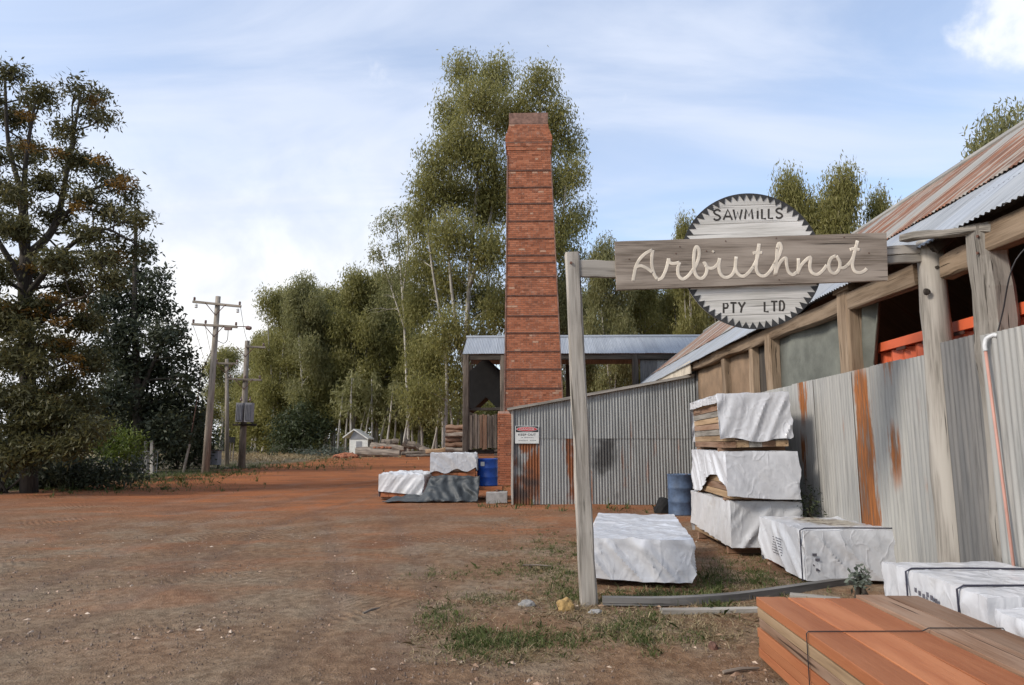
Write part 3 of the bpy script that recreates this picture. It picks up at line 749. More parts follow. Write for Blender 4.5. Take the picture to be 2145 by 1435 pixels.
# ---------------------------------------------------------------- brick chimney
CYF = 27.0
prof_px = [(237, 1066, 1147), (250, 1066, 1147), (252, 1067.5, 1146), (270, 1064, 1149), (287, 1057.5, 1155.5), (298, 1057.5, 1155.5), (300, 1059, 1154), (306, 1059, 1154), (307, 1060.5, 1153), (313, 1060.5, 1153), (314, 1062, 1152), (322, 1063, 1151.5), (830, 1060, 1180), (1035, 1057, 1190)]
prof = [(atY(0.5 * (a + b), v, CYF).z, atY(a, v, CYF).x, atY(b, v, CYF).x) for v, a, b in prof_px]
ccx = (prof[-2][1] + prof[-2][2]) / 2
hb0 = (prof[-1][2] - prof[-1][1]) / 2; prof = [(EYE + (z - EYE) * (1 + (hb0 - (b - a) / 2) / CYF), (b - a) / 2 * (1 + (hb0 - (b - a) / 2) / CYF)) for z, a, b in prof]; prof.sort()
def half(z):
    for (z0, h0), (z1, h1) in zip(prof, prof[1:]):
        if z0 <= z <= z1: return h0 + (h1 - h0) * (z - z0) / max(1e-6, z1 - z0)
    return prof[0][1] if z < prof[0][0] else prof[-1][1]
TOPZ = prof[-1][0]; hb = half(0.0); ccy = CYF + hb
tops = [atY(u_, 237, CYF).x for u_ in (1066, 1147)]; shift_top = (sum(tops) / 2 - ccx)
chim = thing('brick_chimney', 'tall tapering red brick chimney with iron bands and corbelled top', 'chimney', (ccx, ccy, 0))
def ctr(z): return ccx + shift_top * z / TOPZ
# mortar core just behind the brick faces
mb = MB(); vs, fs = [], []; zz = [0, 2, 6, 10, prof[-11][0] if len(prof) > 11 else 12] + [p[0] for p in prof if p[0] > 11]
zz = sorted(set(round(z, 3) for z in zz if z <= TOPZ))
for z in zz:
    h = half(z) - .012; c = ctr(z); vs += [(c - h, ccy - h, z), (c + h, ccy - h, z), (c + h, ccy + h, z), (c - h, ccy + h, z)]
for i in range(len(zz) - 1):
    for k in range(4): k2 = (k + 1) % 4; fs.append((4 * i + k, 4 * i + k2, 4 * i + 4 + k2, 4 * i + 4 + k))
fs.append(tuple(range(4 * len(zz) - 4, 4 * len(zz)))); mb.add(vs, fs); mb.build('mortar_core', M['mortar'], chim)
CH, BL = .0858, .240       # course height and brick pitch
bands = [atY(1110, v, CYF).z for v in (351, 387, 422, 459, 496, 532, 547, 577, 617, 660, 696, 735, 773, 813, 855, 900)]
capz = atY(1105, 250, CYF).z
rest = MB(); singles = []; rb = random.Random(3); nc = int(capz / CH)
for c in range(nc):
    z = (c + .5) * CH; h = half(z); cc_ = ctr(z); nb = max(4, int(round(2 * h / BL))); head = c % 4 == 0
    if head: nb *= 2
    w_ = 2 * h / nb
    for side in range(4):
        R = Matrix.Rotation(side * math.pi / 2, 3, 'Z'); o_ = Vector((cc_, ccy, z))
        for i in range(nb + (c % 2 == 1 and not head)):
            if head: x0, x1 = -h + i * w_, -h + (i + 1) * w_
            elif c % 2: x0, x1 = max(-h, -h + (i - .5) * w_), min(h, -h + (i + .5) * w_)
            else: x0, x1 = -h + i * w_, -h + (i + 1) * w_
            tnt = rb.betavariate(2, 2.2) * .93 if rb.random() > .016 else .99
            proud = rb.uniform(-.004, .004); loc = o_ + R @ Vector(((x0 + x1) / 2, -h + .03 + proud, 0)); sz = (x1 - x0 - .012, .07, CH - .014)
            if side == 0 and 3.45 < z < 7.0 and len(singles) < 300 and not head and x1 - x0 > .15: singles.append((loc, sz, tnt))
            else: rest.box(loc, sz, rot=R, tint=tnt)
o = rest.build('brickwork', M['brick'], chim); o['kind'] = 'stuff'
var = []
for k in range(10):
    mb = MB(); mb.box((0, 0, 0), (1, 1, 1), tint=[.1, .25, .35, .45, .5, .55, .65, .75, .9, .99][k]); var.append(mb.mesh('brick', M['brick']))
for loc, sz, tnt in singles:
    b_ = link('brick', var[9 if tnt > .95 else min(8, int(tnt * 9.4))], chim); b_.location = loc - root_loc(chim); b_.scale = sz
for z in bands:
    h = half(z) + .018; c = ctr(z); mb = MB()
    for side in range(4):
        R = Matrix.Rotation(side * math.pi / 2, 3, 'Z'); mb.box(Vector((c, ccy, z)) + R @ Vector((0, -h, 0)), (2 * h + .03, .035, .045), rot=R)
    mb.build('iron_band', M['iron'], chim)
for sx in (-1, 1):
    mb = MB(); z0_, z1_ = .2, atY(1110, 318, CYF).z
    a_ = Vector((ctr(z0_) + sx * (half(z0_) + .012), ccy - half(z0_) - .012, z0_)); b_ = Vector((ctr(z1_) + sx * (half(z1_) + .012), ccy - half(z1_) - .012, z1_))
    mb.beam(a_, b_, .05, .05, up=(0, 1, 0), seg=6, jit=.004); mb.build('corner_angle', M['cap'], chim)
h = half(capz + .05) + .012
mb = MB(); mb.box((ctr(capz), ccy, (capz + TOPZ) / 2), (2 * h, 2 * h, TOPZ - capz)); mb.build('cement_cap', M['cap'], chim)
hp = hb + .22; zp = atY(1055, 862, CYF).z
mb = MB(); mb.box((ccx, ccy + .02, zp / 2), (2 * hp, 2 * hp - .02, zp)); pl = mb.build('plinth', M['mortar'], chim)
mb = MB()
for c in range(int(zp / CH)):
    z = (c + .5) * CH; nb = int(2 * hp / BL)
    for side in (0, 1, 3):
        R = Matrix.Rotation(side * math.pi / 2, 3, 'Z')
        for i in range(nb):
            x = -hp + (i + .5 + .25 * (c % 2)) * 2 * hp / (nb + .25); mb.box(Vector((ccx, ccy, z)) + R @ Vector((x, -hp + .02, 0)), (2 * hp / nb - .014, .07, CH - .014), rot=R, tint=rb.betavariate(2, 2) * .9)
o = mb.build('brickwork', M['brick'], pl); o['kind'] = 'stuff'

# ---------------------------------------------------------------- open-sided boiler shed behind the chimney
BY = 31.5
ez, rz_ = atY(1000, 741, BY).z, atY(1000, 707, BY + 2.2).z
bxl = atY(969, 741, BY).x; bxr = 10.5
boil = thing('boiler_shed', 'open-sided boiler shed with pale corrugated roof behind the brick chimney', 'shed', (bxl, BY, 0))
sl = math.hypot(2.2, rz_ - ez); an = math.atan2(rz_ - ez, 2.2)
v, f, g = corr_local(.80, sl, amp=.011); mb = MB()
mb.add([(q[0], q[2] * math.cos(an), q[2] * math.sin(an) - q[1]) for q in v], f, g); rs = mb.mesh('roof_sheet', M['roof_far'], smooth=True)
for i in range(int((bxr - bxl) / .77)): put('roof_sheet', rs, boil, (bxl + i * .77, BY, ez + .006 * (i % 2)), (0, 0, 0))
mb = MB(); mb.add([(bxl, BY + 2.2, rz_), (bxr, BY + 2.2, rz_), (bxr, BY + 4.4, ez), (bxl, BY + 4.4, ez)], [(0, 1, 2, 3)]); mb.build('rear_roof_slope', M['galv_dark'], boil)
mb = MB(); mb.tube([(bxl - .05, BY + 2.2, rz_ + .01), (bxr, BY + 2.2, rz_ + .01)], .09, 8); mb.build('ridge_cap', M['roof_far'], boil)
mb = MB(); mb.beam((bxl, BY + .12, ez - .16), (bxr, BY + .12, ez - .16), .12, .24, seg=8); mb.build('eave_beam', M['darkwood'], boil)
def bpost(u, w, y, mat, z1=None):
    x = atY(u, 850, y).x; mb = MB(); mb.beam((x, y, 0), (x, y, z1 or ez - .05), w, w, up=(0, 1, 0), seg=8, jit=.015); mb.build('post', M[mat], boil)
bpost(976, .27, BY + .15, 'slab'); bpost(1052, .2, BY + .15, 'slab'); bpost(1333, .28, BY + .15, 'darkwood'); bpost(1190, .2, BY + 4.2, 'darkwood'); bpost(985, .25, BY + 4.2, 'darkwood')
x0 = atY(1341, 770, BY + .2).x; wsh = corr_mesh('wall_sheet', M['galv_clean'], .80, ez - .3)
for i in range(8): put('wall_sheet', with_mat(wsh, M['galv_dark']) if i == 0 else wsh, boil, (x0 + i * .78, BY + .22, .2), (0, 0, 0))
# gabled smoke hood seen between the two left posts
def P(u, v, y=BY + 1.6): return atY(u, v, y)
mb = MB(); mb.prism([P(983, 778), P(1017, 748), P(1051, 778), P(1051, 862), P(1042, 856), P(1018, 832), P(992, 856), P(983, 862)], (0, 2.2, 0)); mb.build('smoke_hood', M['dark_inside'], boil)  # near-black colour paints in the shade beneath the gable
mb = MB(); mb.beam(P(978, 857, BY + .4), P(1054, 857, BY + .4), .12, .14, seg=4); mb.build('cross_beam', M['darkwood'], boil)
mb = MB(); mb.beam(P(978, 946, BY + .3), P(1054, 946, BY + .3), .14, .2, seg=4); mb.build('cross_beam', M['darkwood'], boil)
npl = 13
for i in range(npl):
    u = 984 + (1051 - 984) * (i + .5) / npl; y = BY + .05 + .03 * (i % 2); a = atY(u, 940 + RNG.uniform(-2, 2), y); b = atY(u, 868 + RNG.uniform(-3, 3), y)
    mb = MB(); mb.beam(a, b, .105, .03, up=(0, 1, 0), seg=4, jit=.006); mb.build('slab_board', M['slab'] if i not in (4, 5, 6) else M['lumber_grey'], boil)
for k in range(7):
    z = .25 + k * .17; mb = MB(); xx = atY(1044, 980, BY - .3).x; mb.box((xx, BY - .3, z), (.35, .5, .09)); mb.build('sleeper_step', M['slab'], boil)
# ---------------------------------------------------------------- the timber sign over the yard entrance
SY = gnd(1234, 1266).y
sign = thing('sawmill_sign', 'big timber sign with a round saw blade, hung between slim post and log post', 'sign', (2.4, SY, 0))
def S(u, v, dy=0.0): return atY(u, v, SY + dy)
a, b = gnd(1234, 1266) + Vector((0, .06, -.1)), S(1199, 531, .06)
mb = MB(); mb.beam(a, b, .175, .14, up=(0, 1, 0), seg=14, jit=.006, w2=.155); lp = mb.build('post', M['post'], sign); lp['label'] = 'slim sawn grey post on the left'
mb = MB(); q = S(1196, 551, -.012); mb.tube([q, q + Vector((0, -.02, 0))], .014, 8); mb.build('bolt', M['iron'], lp)
a, b = S(2012, 1290, .05), S(1947, 505, .05); a.z = -.05
mb = MB(); pts = [a.lerp(b, t) + Vector((.012 * mn.noise((t * 4, 1, 0)), 0, 0)) for t in np.linspace(0, 1, 16)]
mb.tube(pts, [.165 - .035 * t for t in np.linspace(0, 1, 16)], 12, jit=.10); rp = mb.build('post', M['post'], sign, smooth=True); rp['label'] = 'thick round log post on the right with knots'
for (u, v, r) in ((1958, 520, .035), (1943, 610, .032), (1964, 560, .02)):
    q = S(u, v, -.085); mb = MB(); mb.tube([q + Vector((0, .03, 0)), q, q + Vector((0, -.002, 0))], [r * 1.1, r, r * .6], 9, jit=.3); mb.build('knot', M['darkwood'], rp)
# cap timber tying the log post back to the shed
a, b = S(1893, 499, .02), atX(2085, 476, WX - .05)
mb = MB(); mb.beam(a, b, .12, .075, seg=6, jit=.012); mb.build('cap_timber', M['post'], sign)
# rails behind the boards
def rail(u0, v0, u1, v1, w, dy): 
    mb = MB(); mb.beam(S(u0, v0, dy), S(u1, v1, dy), .05, w, seg=5, jit=.004); mb.build('rail', M['post'], sign)
rail(1208, 562, 1310, 566, .185, .03); rail(1840, 527, 1930, 522, .10, .045); rail(1840, 546, 1930, 541, .085, .035)
# round saw blade made of horizontal boards, teeth painted round its rim
dc = S(1573, 546, .02); R0 = (S(1712, 546, .02) - S(1434, 546, .02)).length / 2 * 1.055
tilt = math.radians(1.6)
def disc(x, z, y=0.0): return dc + Vector((x * math.cos(tilt) - z * math.sin(tilt), y, x * math.sin(tilt) + z * math.cos(tilt)))
DR = R0
cuts = [-1.0, -.80, -.58, -.30, .0, .33, .56, .83, 1.0]
for k in range(len(cuts) - 1):
    z0, z1 = cuts[k] * DR * .997 + .0022, cuts[k + 1] * DR * .997 - .0022; poly = []
    for t in np.linspace(z0, z1, 9): poly.append((math.sqrt(max(0, DR * DR - t * t)), t))
    for t in np.linspace(z1, z0, 9): poly.append((-math.sqrt(max(0, DR * DR - t * t)), t))
    mb = MB(); dy = RNG.uniform(-.002, .002)
    n = len(poly); off = Vector((RNG.random() * 9, 3, RNG.random() * 9)); vs = [disc(x, z, dy - .012) for x, z in poly] + [disc(x, z, dy + .012) for x, z in poly]
    gs = [Vector((z, .0, x)) + off for x, z in poly] * 2
    fs = [tuple(range(n)), tuple(range(2 * n - 1, n - 1, -1))] + [(i, (i + 1) % n, n + (i + 1) % n, n + i) for i in range(n)]
    mb.add(vs, fs, gs); mb.build('blade_board', M['disc'], sign)
NT_ = 60
for k in range(NT_):
    a0 = 2 * math.pi * k / NT_; da = math.pi / NT_
    am = a0 + da * 2 * (.5 + .18); ri = DR * (.900 + .008 * math.sin(k * 5.3))
    tri = [(DR * 1.006 * math.cos(a0), DR * 1.006 * math.sin(a0)), (DR * 1.006 * math.cos(a0 + da), DR * 1.006 * math.sin(a0 + da)), (DR * 1.006 * math.cos(a0 + 2 * da), DR * 1.006 * math.sin(a0 + 2 * da)), (DR * .9985 * math.cos(a0 + 2 * da), DR * .9985 * math.sin(a0 + 2 * da)), (ri * math.cos(a0 + da * .9), ri * math.sin(a0 + da * .9)), (DR * .9985 * math.cos(a0), DR * .9985 * math.sin(a0))]
    mb = MB(); mb.prism([disc(x, z, -.0175) for x, z in tri], (0, .005, 0)); mb.build('tooth', M['paint_black'], sign)
# name board
c4 = [S(1288, 506, -.04), S(1857, 487, -.04), S(1860, 587, -.04), S(1292, 607, -.04)]
mb = MB(); n = 24; top, bot = [], []
for i in range(n + 1):
    t = i / n; w1 = .006 * mn.noise((t * 9, 0, 3)); w2 = .008 * mn.noise((t * 9, 5, 3))
    top.append(c4[0].lerp(c4[1], t) + Vector((0, 0, w1))); bot.append(c4[3].lerp(c4[2], t) + Vector((0, 0, w2)))
vs, fs, gs = [], [], []
for dy in (0, .05):
    for i in range(n + 1):
        for p in (top[i], bot[i]): vs.append(p + Vector((0, dy, 0))); gs.append((p.z * 1.0, dy, p.x))
m = 2 * (n + 1)
for i in range(n):
    fs += [(2 * i, 2 * i + 1, 2 * i + 3, 2 * i + 2), (m + 2 * i, m + 2 * i + 2, m + 2 * i + 3, m + 2 * i + 1), (2 * i, 2 * i + 2, m + 2 * i + 2, m + 2 * i), (2 * i + 1, m + 2 * i + 1, m + 2 * i + 3, 2 * i + 3)]
fs += [(0, m, m + 1, 1), (2 * n, 2 * n + 1, m + 2 * n + 1, m + 2 * n)]
mb.add(vs, fs, gs); nb_ = mb.build('name_board', M['board'], sign)
for (u, v) in ((1520, 505), (1626, 499), (1627, 520), (1424, 517), (1416, 531), (1480, 526), (1632, 586), (1820, 530), (1768, 497), (1318, 543)):
    q = S(u, v, -.041); mb = MB(); mb.tube([q, q + Vector((0, -.003, 0))], .007, 7); mb.build('nail', M['iron'], nb_)
# carved script letters, one part per letter
def stroke(mb, pts, f, r, smooth=True, dy=-.0405, sq=.05):
    W = [S(*f(x, y), dy) for x, y in pts]
    if smooth: W = catmull(W, 5)
    mb.tube(W, r, 8, flat=(Vector((0, 1, 0)), sq))
fz = lambda x, y: (1270 + x / 3.516, 470 + y / 3.516)
script = {
 'A': [[(198, 418), (205, 375), (218, 315), (245, 260), (290, 215), (342, 188)], [(343, 190), (336, 250), (338, 310), (352, 365), (378, 408)], [(214, 318), (250, 306), (292, 320), (345, 356)]],
 'r': [[(378, 408), (410, 396), (436, 345), (450, 300), (460, 252)], [(460, 252), (468, 282), (500, 290), (540, 280)], [(540, 280), (528, 325), (532, 375), (562, 404), (600, 384), (632, 345)]],
 'b': [[(632, 345), (662, 300), (684, 235), (682, 182), (664, 166), (650, 200), (645, 270), (650, 340), (668, 384), (702, 400), (733, 370), (742, 325), (728, 288), (712, 290)], [(728, 300), (760, 324), (796, 318), (826, 285), (836, 250)]],
 'u': [[(836, 250), (830, 310), (840, 362), (874, 392), (918, 380), (948, 330), (958, 238)], [(958, 240), (952, 320), (970, 364), (1006, 384), (1046, 360), (1084, 312)]],
 't': [[(1084, 312), (1108, 262), (1122, 200), (1127, 142)], [(1125, 150), (1110, 250), (1106, 330), (1130, 374), (1170, 380), (1208, 345), (1240, 292)], [(1080, 214), (1115, 207), (1152, 210)]],
 'h': [[(1240, 292), (1272, 232), (1290, 175), (1276, 140), (1262, 170), (1255, 262), (1244, 380)], [(1248, 366), (1262, 318), (1292, 268), (1324, 250), (1330, 300), (1344, 350), (1376, 372), (1404, 352)]],
 'n': [[(1416, 250), (1416, 310), (1410, 370)], [(1412, 352), (1436, 304), (1478, 258), (1506, 246), (1500, 310), (1514, 354), (1552, 370), (1592, 345), (1626, 300)]],
 'o': [[(1694, 232), (1656, 252), (1640, 300), (1652, 346), (1684, 362), (1714, 334), (1722, 280), (1694, 232)], [(1716, 318), (1748, 322), (1776, 304)]],
 't2': [[(1776, 304), (1810, 262), (1832, 200), (1851, 120)], [(1848, 135), (1824, 230), (1814, 300), (1830, 344), (1866, 358), (1902, 344), (1920, 326)], [(1794, 186), (1832, 180), (1870, 190)]]}
for k, strokes in script.items():
    mb = MB()
    for st in strokes: stroke(mb, st, fz, .0185)
    mb.build('letter', M['letter_cream'], nb_, smooth=True)
mb = MB(); mb.tube([S(*fz(780, 194), -.043), S(*fz(792, 206), -.043)], .012, 7, flat=(Vector((0, 1, 0)), .3)); mb.build('paint_dab', M['letter_cream'], nb_)
# block letters on the blade
GL = {'S': [[(1, .14), (.7, 0), (.25, .03), (.02, .22), (.25, .42), (.75, .56), (.98, .78), (.7, .98), (.25, 1), (0, .85)]], 'A': [[(0, 1), (.5, 0), (1, 1)], [(.2, .68), (.8, .68)]],
      'W': [[(0, 0), (.25, 1), (.5, .25), (.75, 1), (1, 0)]], 'M': [[(0, 1), (.15, 0), (.5, .7), (.85, 0), (1, 1)]], 'I': [[(.5, .18), (.5, 1)], [(.5, 0), (.5, .02)]],
      'L': [[(0, 0), (0, 1), (1, 1)]], 'P': [[(0, 1), (0, 0), (.8, .04), (1, .25), (.8, .48), (0, .52)]], 'T': [[(0, 0), (1, 0)], [(.5, 0), (.5, 1)]],
      'Y': [[(0, 0), (.5, .5)], [(1, 0), (.5, .5), (.35, 1)]], 'D': [[(0, 0), (0, 1), (.65, .97), (1, .7), (1, .3), (.65, .03), (0, 0)]]}
f6 = lambda x, y: (1160 + x / 2.822, 380 + y / 2.822)
blk = [('S', 946, 168, 984, 228), ('A', 1003, 166, 1054, 227), ('W', 1062, 166, 1112, 225), ('M', 1130, 164, 1176, 222), ('I', 1196, 162, 1214, 221), ('L', 1230, 164, 1254, 220), ('L', 1270, 162, 1296, 218), ('S', 1314, 160, 1351, 216),
       ('P', 1004, 720, 1030, 778), ('T', 1044, 718, 1080, 778), ('Y', 1092, 714, 1131, 776), ('L', 1246, 712, 1270, 770), ('T', 1284, 710, 1322, 769), ('D', 1336, 706, 1362, 766)]
for ch, x0, y0, x1, y1 in blk:
    mb = MB()
    for st in GL[ch]: stroke(mb, [(x0 + (x1 - x0) * a, y0 + (y1 - y0) * b) for a, b in st], f6, .0105, ch in 'S', dy=.007, sq=.12)
    mb.build('letter', M['letter_dark'], sign)

# ---------------------------------------------------------------- plastic-wrapped timber packs
def wrap_mesh(name, mat, w, l, z0, z1, seed, hems, amp=.03, d=.045, topamp=.012, bulge=0.0, rnd=.04):
    """wrinkled cover over a box w (x) by l (y), local origin at its centre; hems = how far each side (front, right, back, left) stops above z0"""
    per = 2 * (w + l); n = int(per / d); rows = max(6, int((z1 - z0) / d)); rings = max(5, int(min(w, l) / 2 / (d * 1.4)))
    loop = []
    for i in range(n):
        s = per * i / n
        if s < w: p, side, nrm = (-w / 2 + s, -l / 2), 0, (0, -1)
        elif s < w + l: p, side, nrm = (w / 2, -l / 2 + s - w), 1, (1, 0)
        elif s < 2 * w + l: p, side, nrm = (w / 2 - (s - w - l), l / 2), 2, (0, 1)
        else: p, side, nrm = (-w / 2, l / 2 - (s - 2 * w - l)), 3, (-1, 0)
        loop.append((p, side, nrm, s))
    vs, fs, gs = [], [], []
    def nz(*a): return mn.noise(Vector(a) + Vector((seed * 7.3, seed * 3.1, seed)))
    for r in range(rings, 0, -1):
        k = (r / rings)
        for (p, side, nrm, s) in loop:
            x, y = p[0] * k, p[1] * k; f = max(0, 1 - abs(nz(x * 1.8 + y * .7, y * 1.1, 1)) * 2.6) ** 2
            f2 = max(0, 1 - abs(nz(x * 4 + y * 2, y * 3, 9)) * 2.6) ** 2
            z = z1 + topamp * (f * .9 + f2 * .5 + nz(x * 9, y * 9, 4) * .5) + bulge * (1 - k * k)
            if r == rings: z -= rnd * .12; x, y = p[0] * .996, p[1] * .996
            vs.append((x, y, z))
    vs2 = []
    for j in range(1, rows + 1):
        t = j / rows
        for (p, side, nrm, s) in loop:
            h = hems[side]; i2 = loop.index
            hz_ = (h if isinstance(h, (int, float)) else h((p[0] / w + .5) if side in (0, 2) else (p[1] / l + .5)))
            hz_ += .012 * nz(s * 2.0, 2, 2) + .006 * nz(s * 9, 4, 4)
            zb = z0 + max(0.0, hz_); z = z1 - rnd * .2 + (zb - z1 + rnd * .2) * t
            sl = (.9 if seed % 2 else -.7) * (1 if side in (0, 3) else -1) + .5 * nz(s * .9, 1, 8)
            q = s + (z - z1) * sl
            r1 = max(0, 1 - abs(nz(q * 2.8, z * .4, 3)) * 3.0) ** 1.4; r2 = max(0, 1 - abs(nz(q * 6.5 + 3, z * .8, 6)) * 3.2) ** 1.3
            f = r1 * .9 + r2 * .40 * (1 if z > z0 + .1 else .6) + nz(q * 2, z * 1.5, 1) * .5 - .35
            edge = min(1.0, t * 5)
            o = amp * f * (.15 + .85 * edge)
            vs2.append((p[0] + nrm[0] * o, p[1] + nrm[1] * o, z))
    vs = vs + vs2
    for j in range(rings + rows - 1):
        # ring order: vs holds rings outer->inner first, so stitch accordingly
        pass
    R = lambda r, i: r * n + i % n
    for r in range(rings - 1):
        for i in range(n): fs.append((R(r, i), R(r, i + 1), R(r + 1, i + 1), R(r + 1, i)))
    fs.append(tuple(R(rings - 1, i) for i in range(n)))
    base = rings * n
    for i in range(n): fs.append((R(0, i), base + i, base + (i + 1) % n, R(0, i + 1)))
    for j in range(rows - 1):
        for i in range(n): fs.append((base + j * n + i, base + (j + 1) * n + i, base + (j + 1) * n + (i + 1) % n, base + j * n + (i + 1) % n))
    return vs, fs
def pack(label, c, w, l, z0, z1, yaw, seed, hems=(0, 0, 0, 0), mat='wrap', straps=(), boards=3, amp=.03, bearer=.07, lean=(0, 0), group='white wrapped timber packs', strapmat='strap', topamp=.012, bulge=0.0, mats=('lumber', 'lumber_grey'), inset=.02, board_h=None, fine=.030):
    o = thing('wrapped_timber_pack', label, 'timber pack', (c[0], c[1], z0 - bearer), group)
    ROOT[o.name] = Vector((0, 0, z0 - bearer)); o.rotation_euler = (lean[0], lean[1], yaw)     # children are built in the pack's own frame
    inset = max(inset, amp + .012)
    v, f = wrap_mesh('plastic_wrap', mat, w, l, z0, z1, seed, hems, amp, fine, topamp, bulge)
    mb = MB(); mb.add(v, f); wo_ = mb.build('plastic_wrap', M[mat], o, smooth=True); wo_.data.set_sharp_from_angle(angle=math.radians(38))
    bw = (w - 2 * inset) / 5; bh = board_h or (z1 - z0 - .05) / boards
    for k in range(boards):
        for i in range(5):
            zc = z0 + bh * (k + .5)
            if 0 < i < 4 and 0 < k < boards - 1: continue
            mb = MB(); mb.beam((-w / 2 + inset + bw * (i + .5), -l / 2 + inset + RNG.uniform(0, .015), zc), (-w / 2 + inset + bw * (i + .5), l / 2 - inset - RNG.uniform(0, .015), zc), bw - .006, bh - .006, seg=2, jit=.002, cham=.06)
            mb.build('board', M[mats[(i + k) % len(mats)]], o)
    if boards > 2:
        mb = MB(); mb.box((0, 0, (z0 + z1) / 2), (w - 2 * inset - 2 * bw + .02, l - .12, z1 - z0 - 2 * bh - .06)); mb.build('inner_boards', M['lumber_grey'], o)
    if bearer > .02:
        for q in (-.36, .36):
            mb = MB(); mb.beam((-w / 2 + .03, q * l, z0 - bearer / 2), (w / 2 - .03, q * l, z0 - bearer / 2), .09, bearer - .004, seg=2, jit=.002); mb.build('bearer', M['lumber_grey'], o)
    for q in straps:
        mb = MB(); y = q * l; e = amp * .8 + .006; tz = z1 + topamp * 1.2 + bulge * .5
        ring = [(-w / 2 - e, y, z0 - .005), (-w / 2 - e, y, tz - .02), (-w / 2 + .02, y, tz + .004), (0, y, tz + .008), (w / 2 - .02, y, tz + .004), (w / 2 + e, y, tz - .02), (w / 2 + e, y, z0 - .005)]
        mb.tube(ring, .008, 6, flat=(Vector((0, 1, 0)), 1.0)); mb.build('strap', M[strapmat], o)
    return o
def frame_from(cor, yaw, w, l):
    """centre of a w x l pack whose near left corner is cor"""
    R = Matrix.Rotation(yaw, 3, 'Z'); return Vector(cor) + R @ Vector((w / 2, l / 2, 0))

# low pack by the slim post
y1 = math.radians(-7.2); c = gnd(1456, 1236); w, l = 1.14, 2.75
R = Matrix.Rotation(y1, 3, 'Z'); cc = c + R @ Vector((-w / 2, l / 2, 0))
pack('low white plastic wrapped pack standing right behind the slim sign post', cc, w, l, .07, .53, y1, 1, hems=(lambda t: .03 - .06 * t, .05, 0, 0), boards=5, amp=.058, topamp=.018, mats=('lumber',))
# leaning tower of three packs
n0 = gnd(1535, 1168); w, l = 1.02, 2.3
def tower(z0, z1, dx, dy, yaw, seed, label, **k):
    return pack(label, frame_from((n0.x + dx, n0.y + dy, 0), yaw, w, l), w, l, z0, z1, yaw, seed, **k)
tower(.10, .77, 0, .02, math.radians(1), 2, 'bottom pack of the leaning tower of three white packs', hems=(.03, .02, 0, lambda t: .02 + .10 * t), mat='wrap_old', amp=.034, bearer=.10, boards=7, mats=('lumber_pale', 'lumber_grey'))
tower(.81, 1.48, -.06, -.08, math.radians(-1), 3, 'middle pack of the leaning tower, wrap torn open on its left side', hems=(lambda t: .05 - .08 * t, 0, 0, lambda t: max(0, .10 + .22 * math.sin(t * 5.0))), mat='wrap', amp=.034, bearer=.04, boards=6, mats=('lumber_pale', 'lumber_grey'))
tower(1.54, 2.32, -.10, .0, math.radians(-3), 4, 'top pack of the leaning tower with bare board ends on its left side', hems=(lambda t: .13 - .05 * t + .03 * math.sin(t * 9), .12, .1, .66), mat='wrap', amp=.034, bearer=.06, boards=8, lean=(0, math.radians(-1.5)), mats=('lumber_grey', 'lumber_pale', 'post'), bulge=.03)
# pack with printed side and stained top
n1 = gnd(1690, 1226); w, l = 1.07, 1.45
pA = pack('squat white pack with printed side and brown stained top beside the fence', frame_from((n1.x, n1.y, 0), math.radians(1.5), w, l), w, l, .05, .60, math.radians(1.5), 5, hems=(0, 0, 0, lambda t: .10 * max(0, t - .25)), mat='wrap_stained', straps=(-.49,), amp=.038, bearer=.05, boards=4, topamp=.02)
lp_ = random.Random(5)
def print_lines(o, x, y0, z0, rows, wd, mat='ink'):
    for r in range(rows):
        mb = MB(); s = -wd / 2 * lp_.uniform(.5, 1)
        e = -s
        while s < e:
            q = lp_.uniform(.02, .05); mb.box((x, y0 - s - q / 2, z0 - r * .032), (.004, q * .7, .011)); s += q + .008
        mb.build('printed_line', M[mat], o)
print_lines(pA, -w / 2 - .026, .05, .42, 7, .34)
for k in range(4):
    mb = MB(); mb.box((-w / 2 + .10 + .03 * (k % 2), -l / 2 - .026, .34 - k * .055), (.05, .004, .028)); mb.build('printed_mark', M['ink'], pA)
# long packs in front of the fence
xB = 3.08; w, l = 1.0, 1.42
cB = (xB + w / 2 - .0, 4.93 + l / 2)
pB = pack('strapped white pack at the foot of the thick log post', cB, w, l, .17, .56, 0, 6, hems=(0, 0, 0, 0), straps=(.18, -.30), amp=.028, bearer=.17, boards=4, topamp=.016)
pack('white pack nearest the camera at the right edge, behind the red boards', (xB + w / 2 + .0, 3.55 + .66), w, 1.32, .12, .50, 0, 7, straps=(.20,), amp=.030, bearer=.12, boards=4, topamp=.018)

for k in range(6):
    mb = MB(); mb.box((-.5 - .032, .12 - k * .055, .44 - .012 * (k % 3)), (.004, .03, .035)); mb.build('printed_mark', M['ink'], pB)

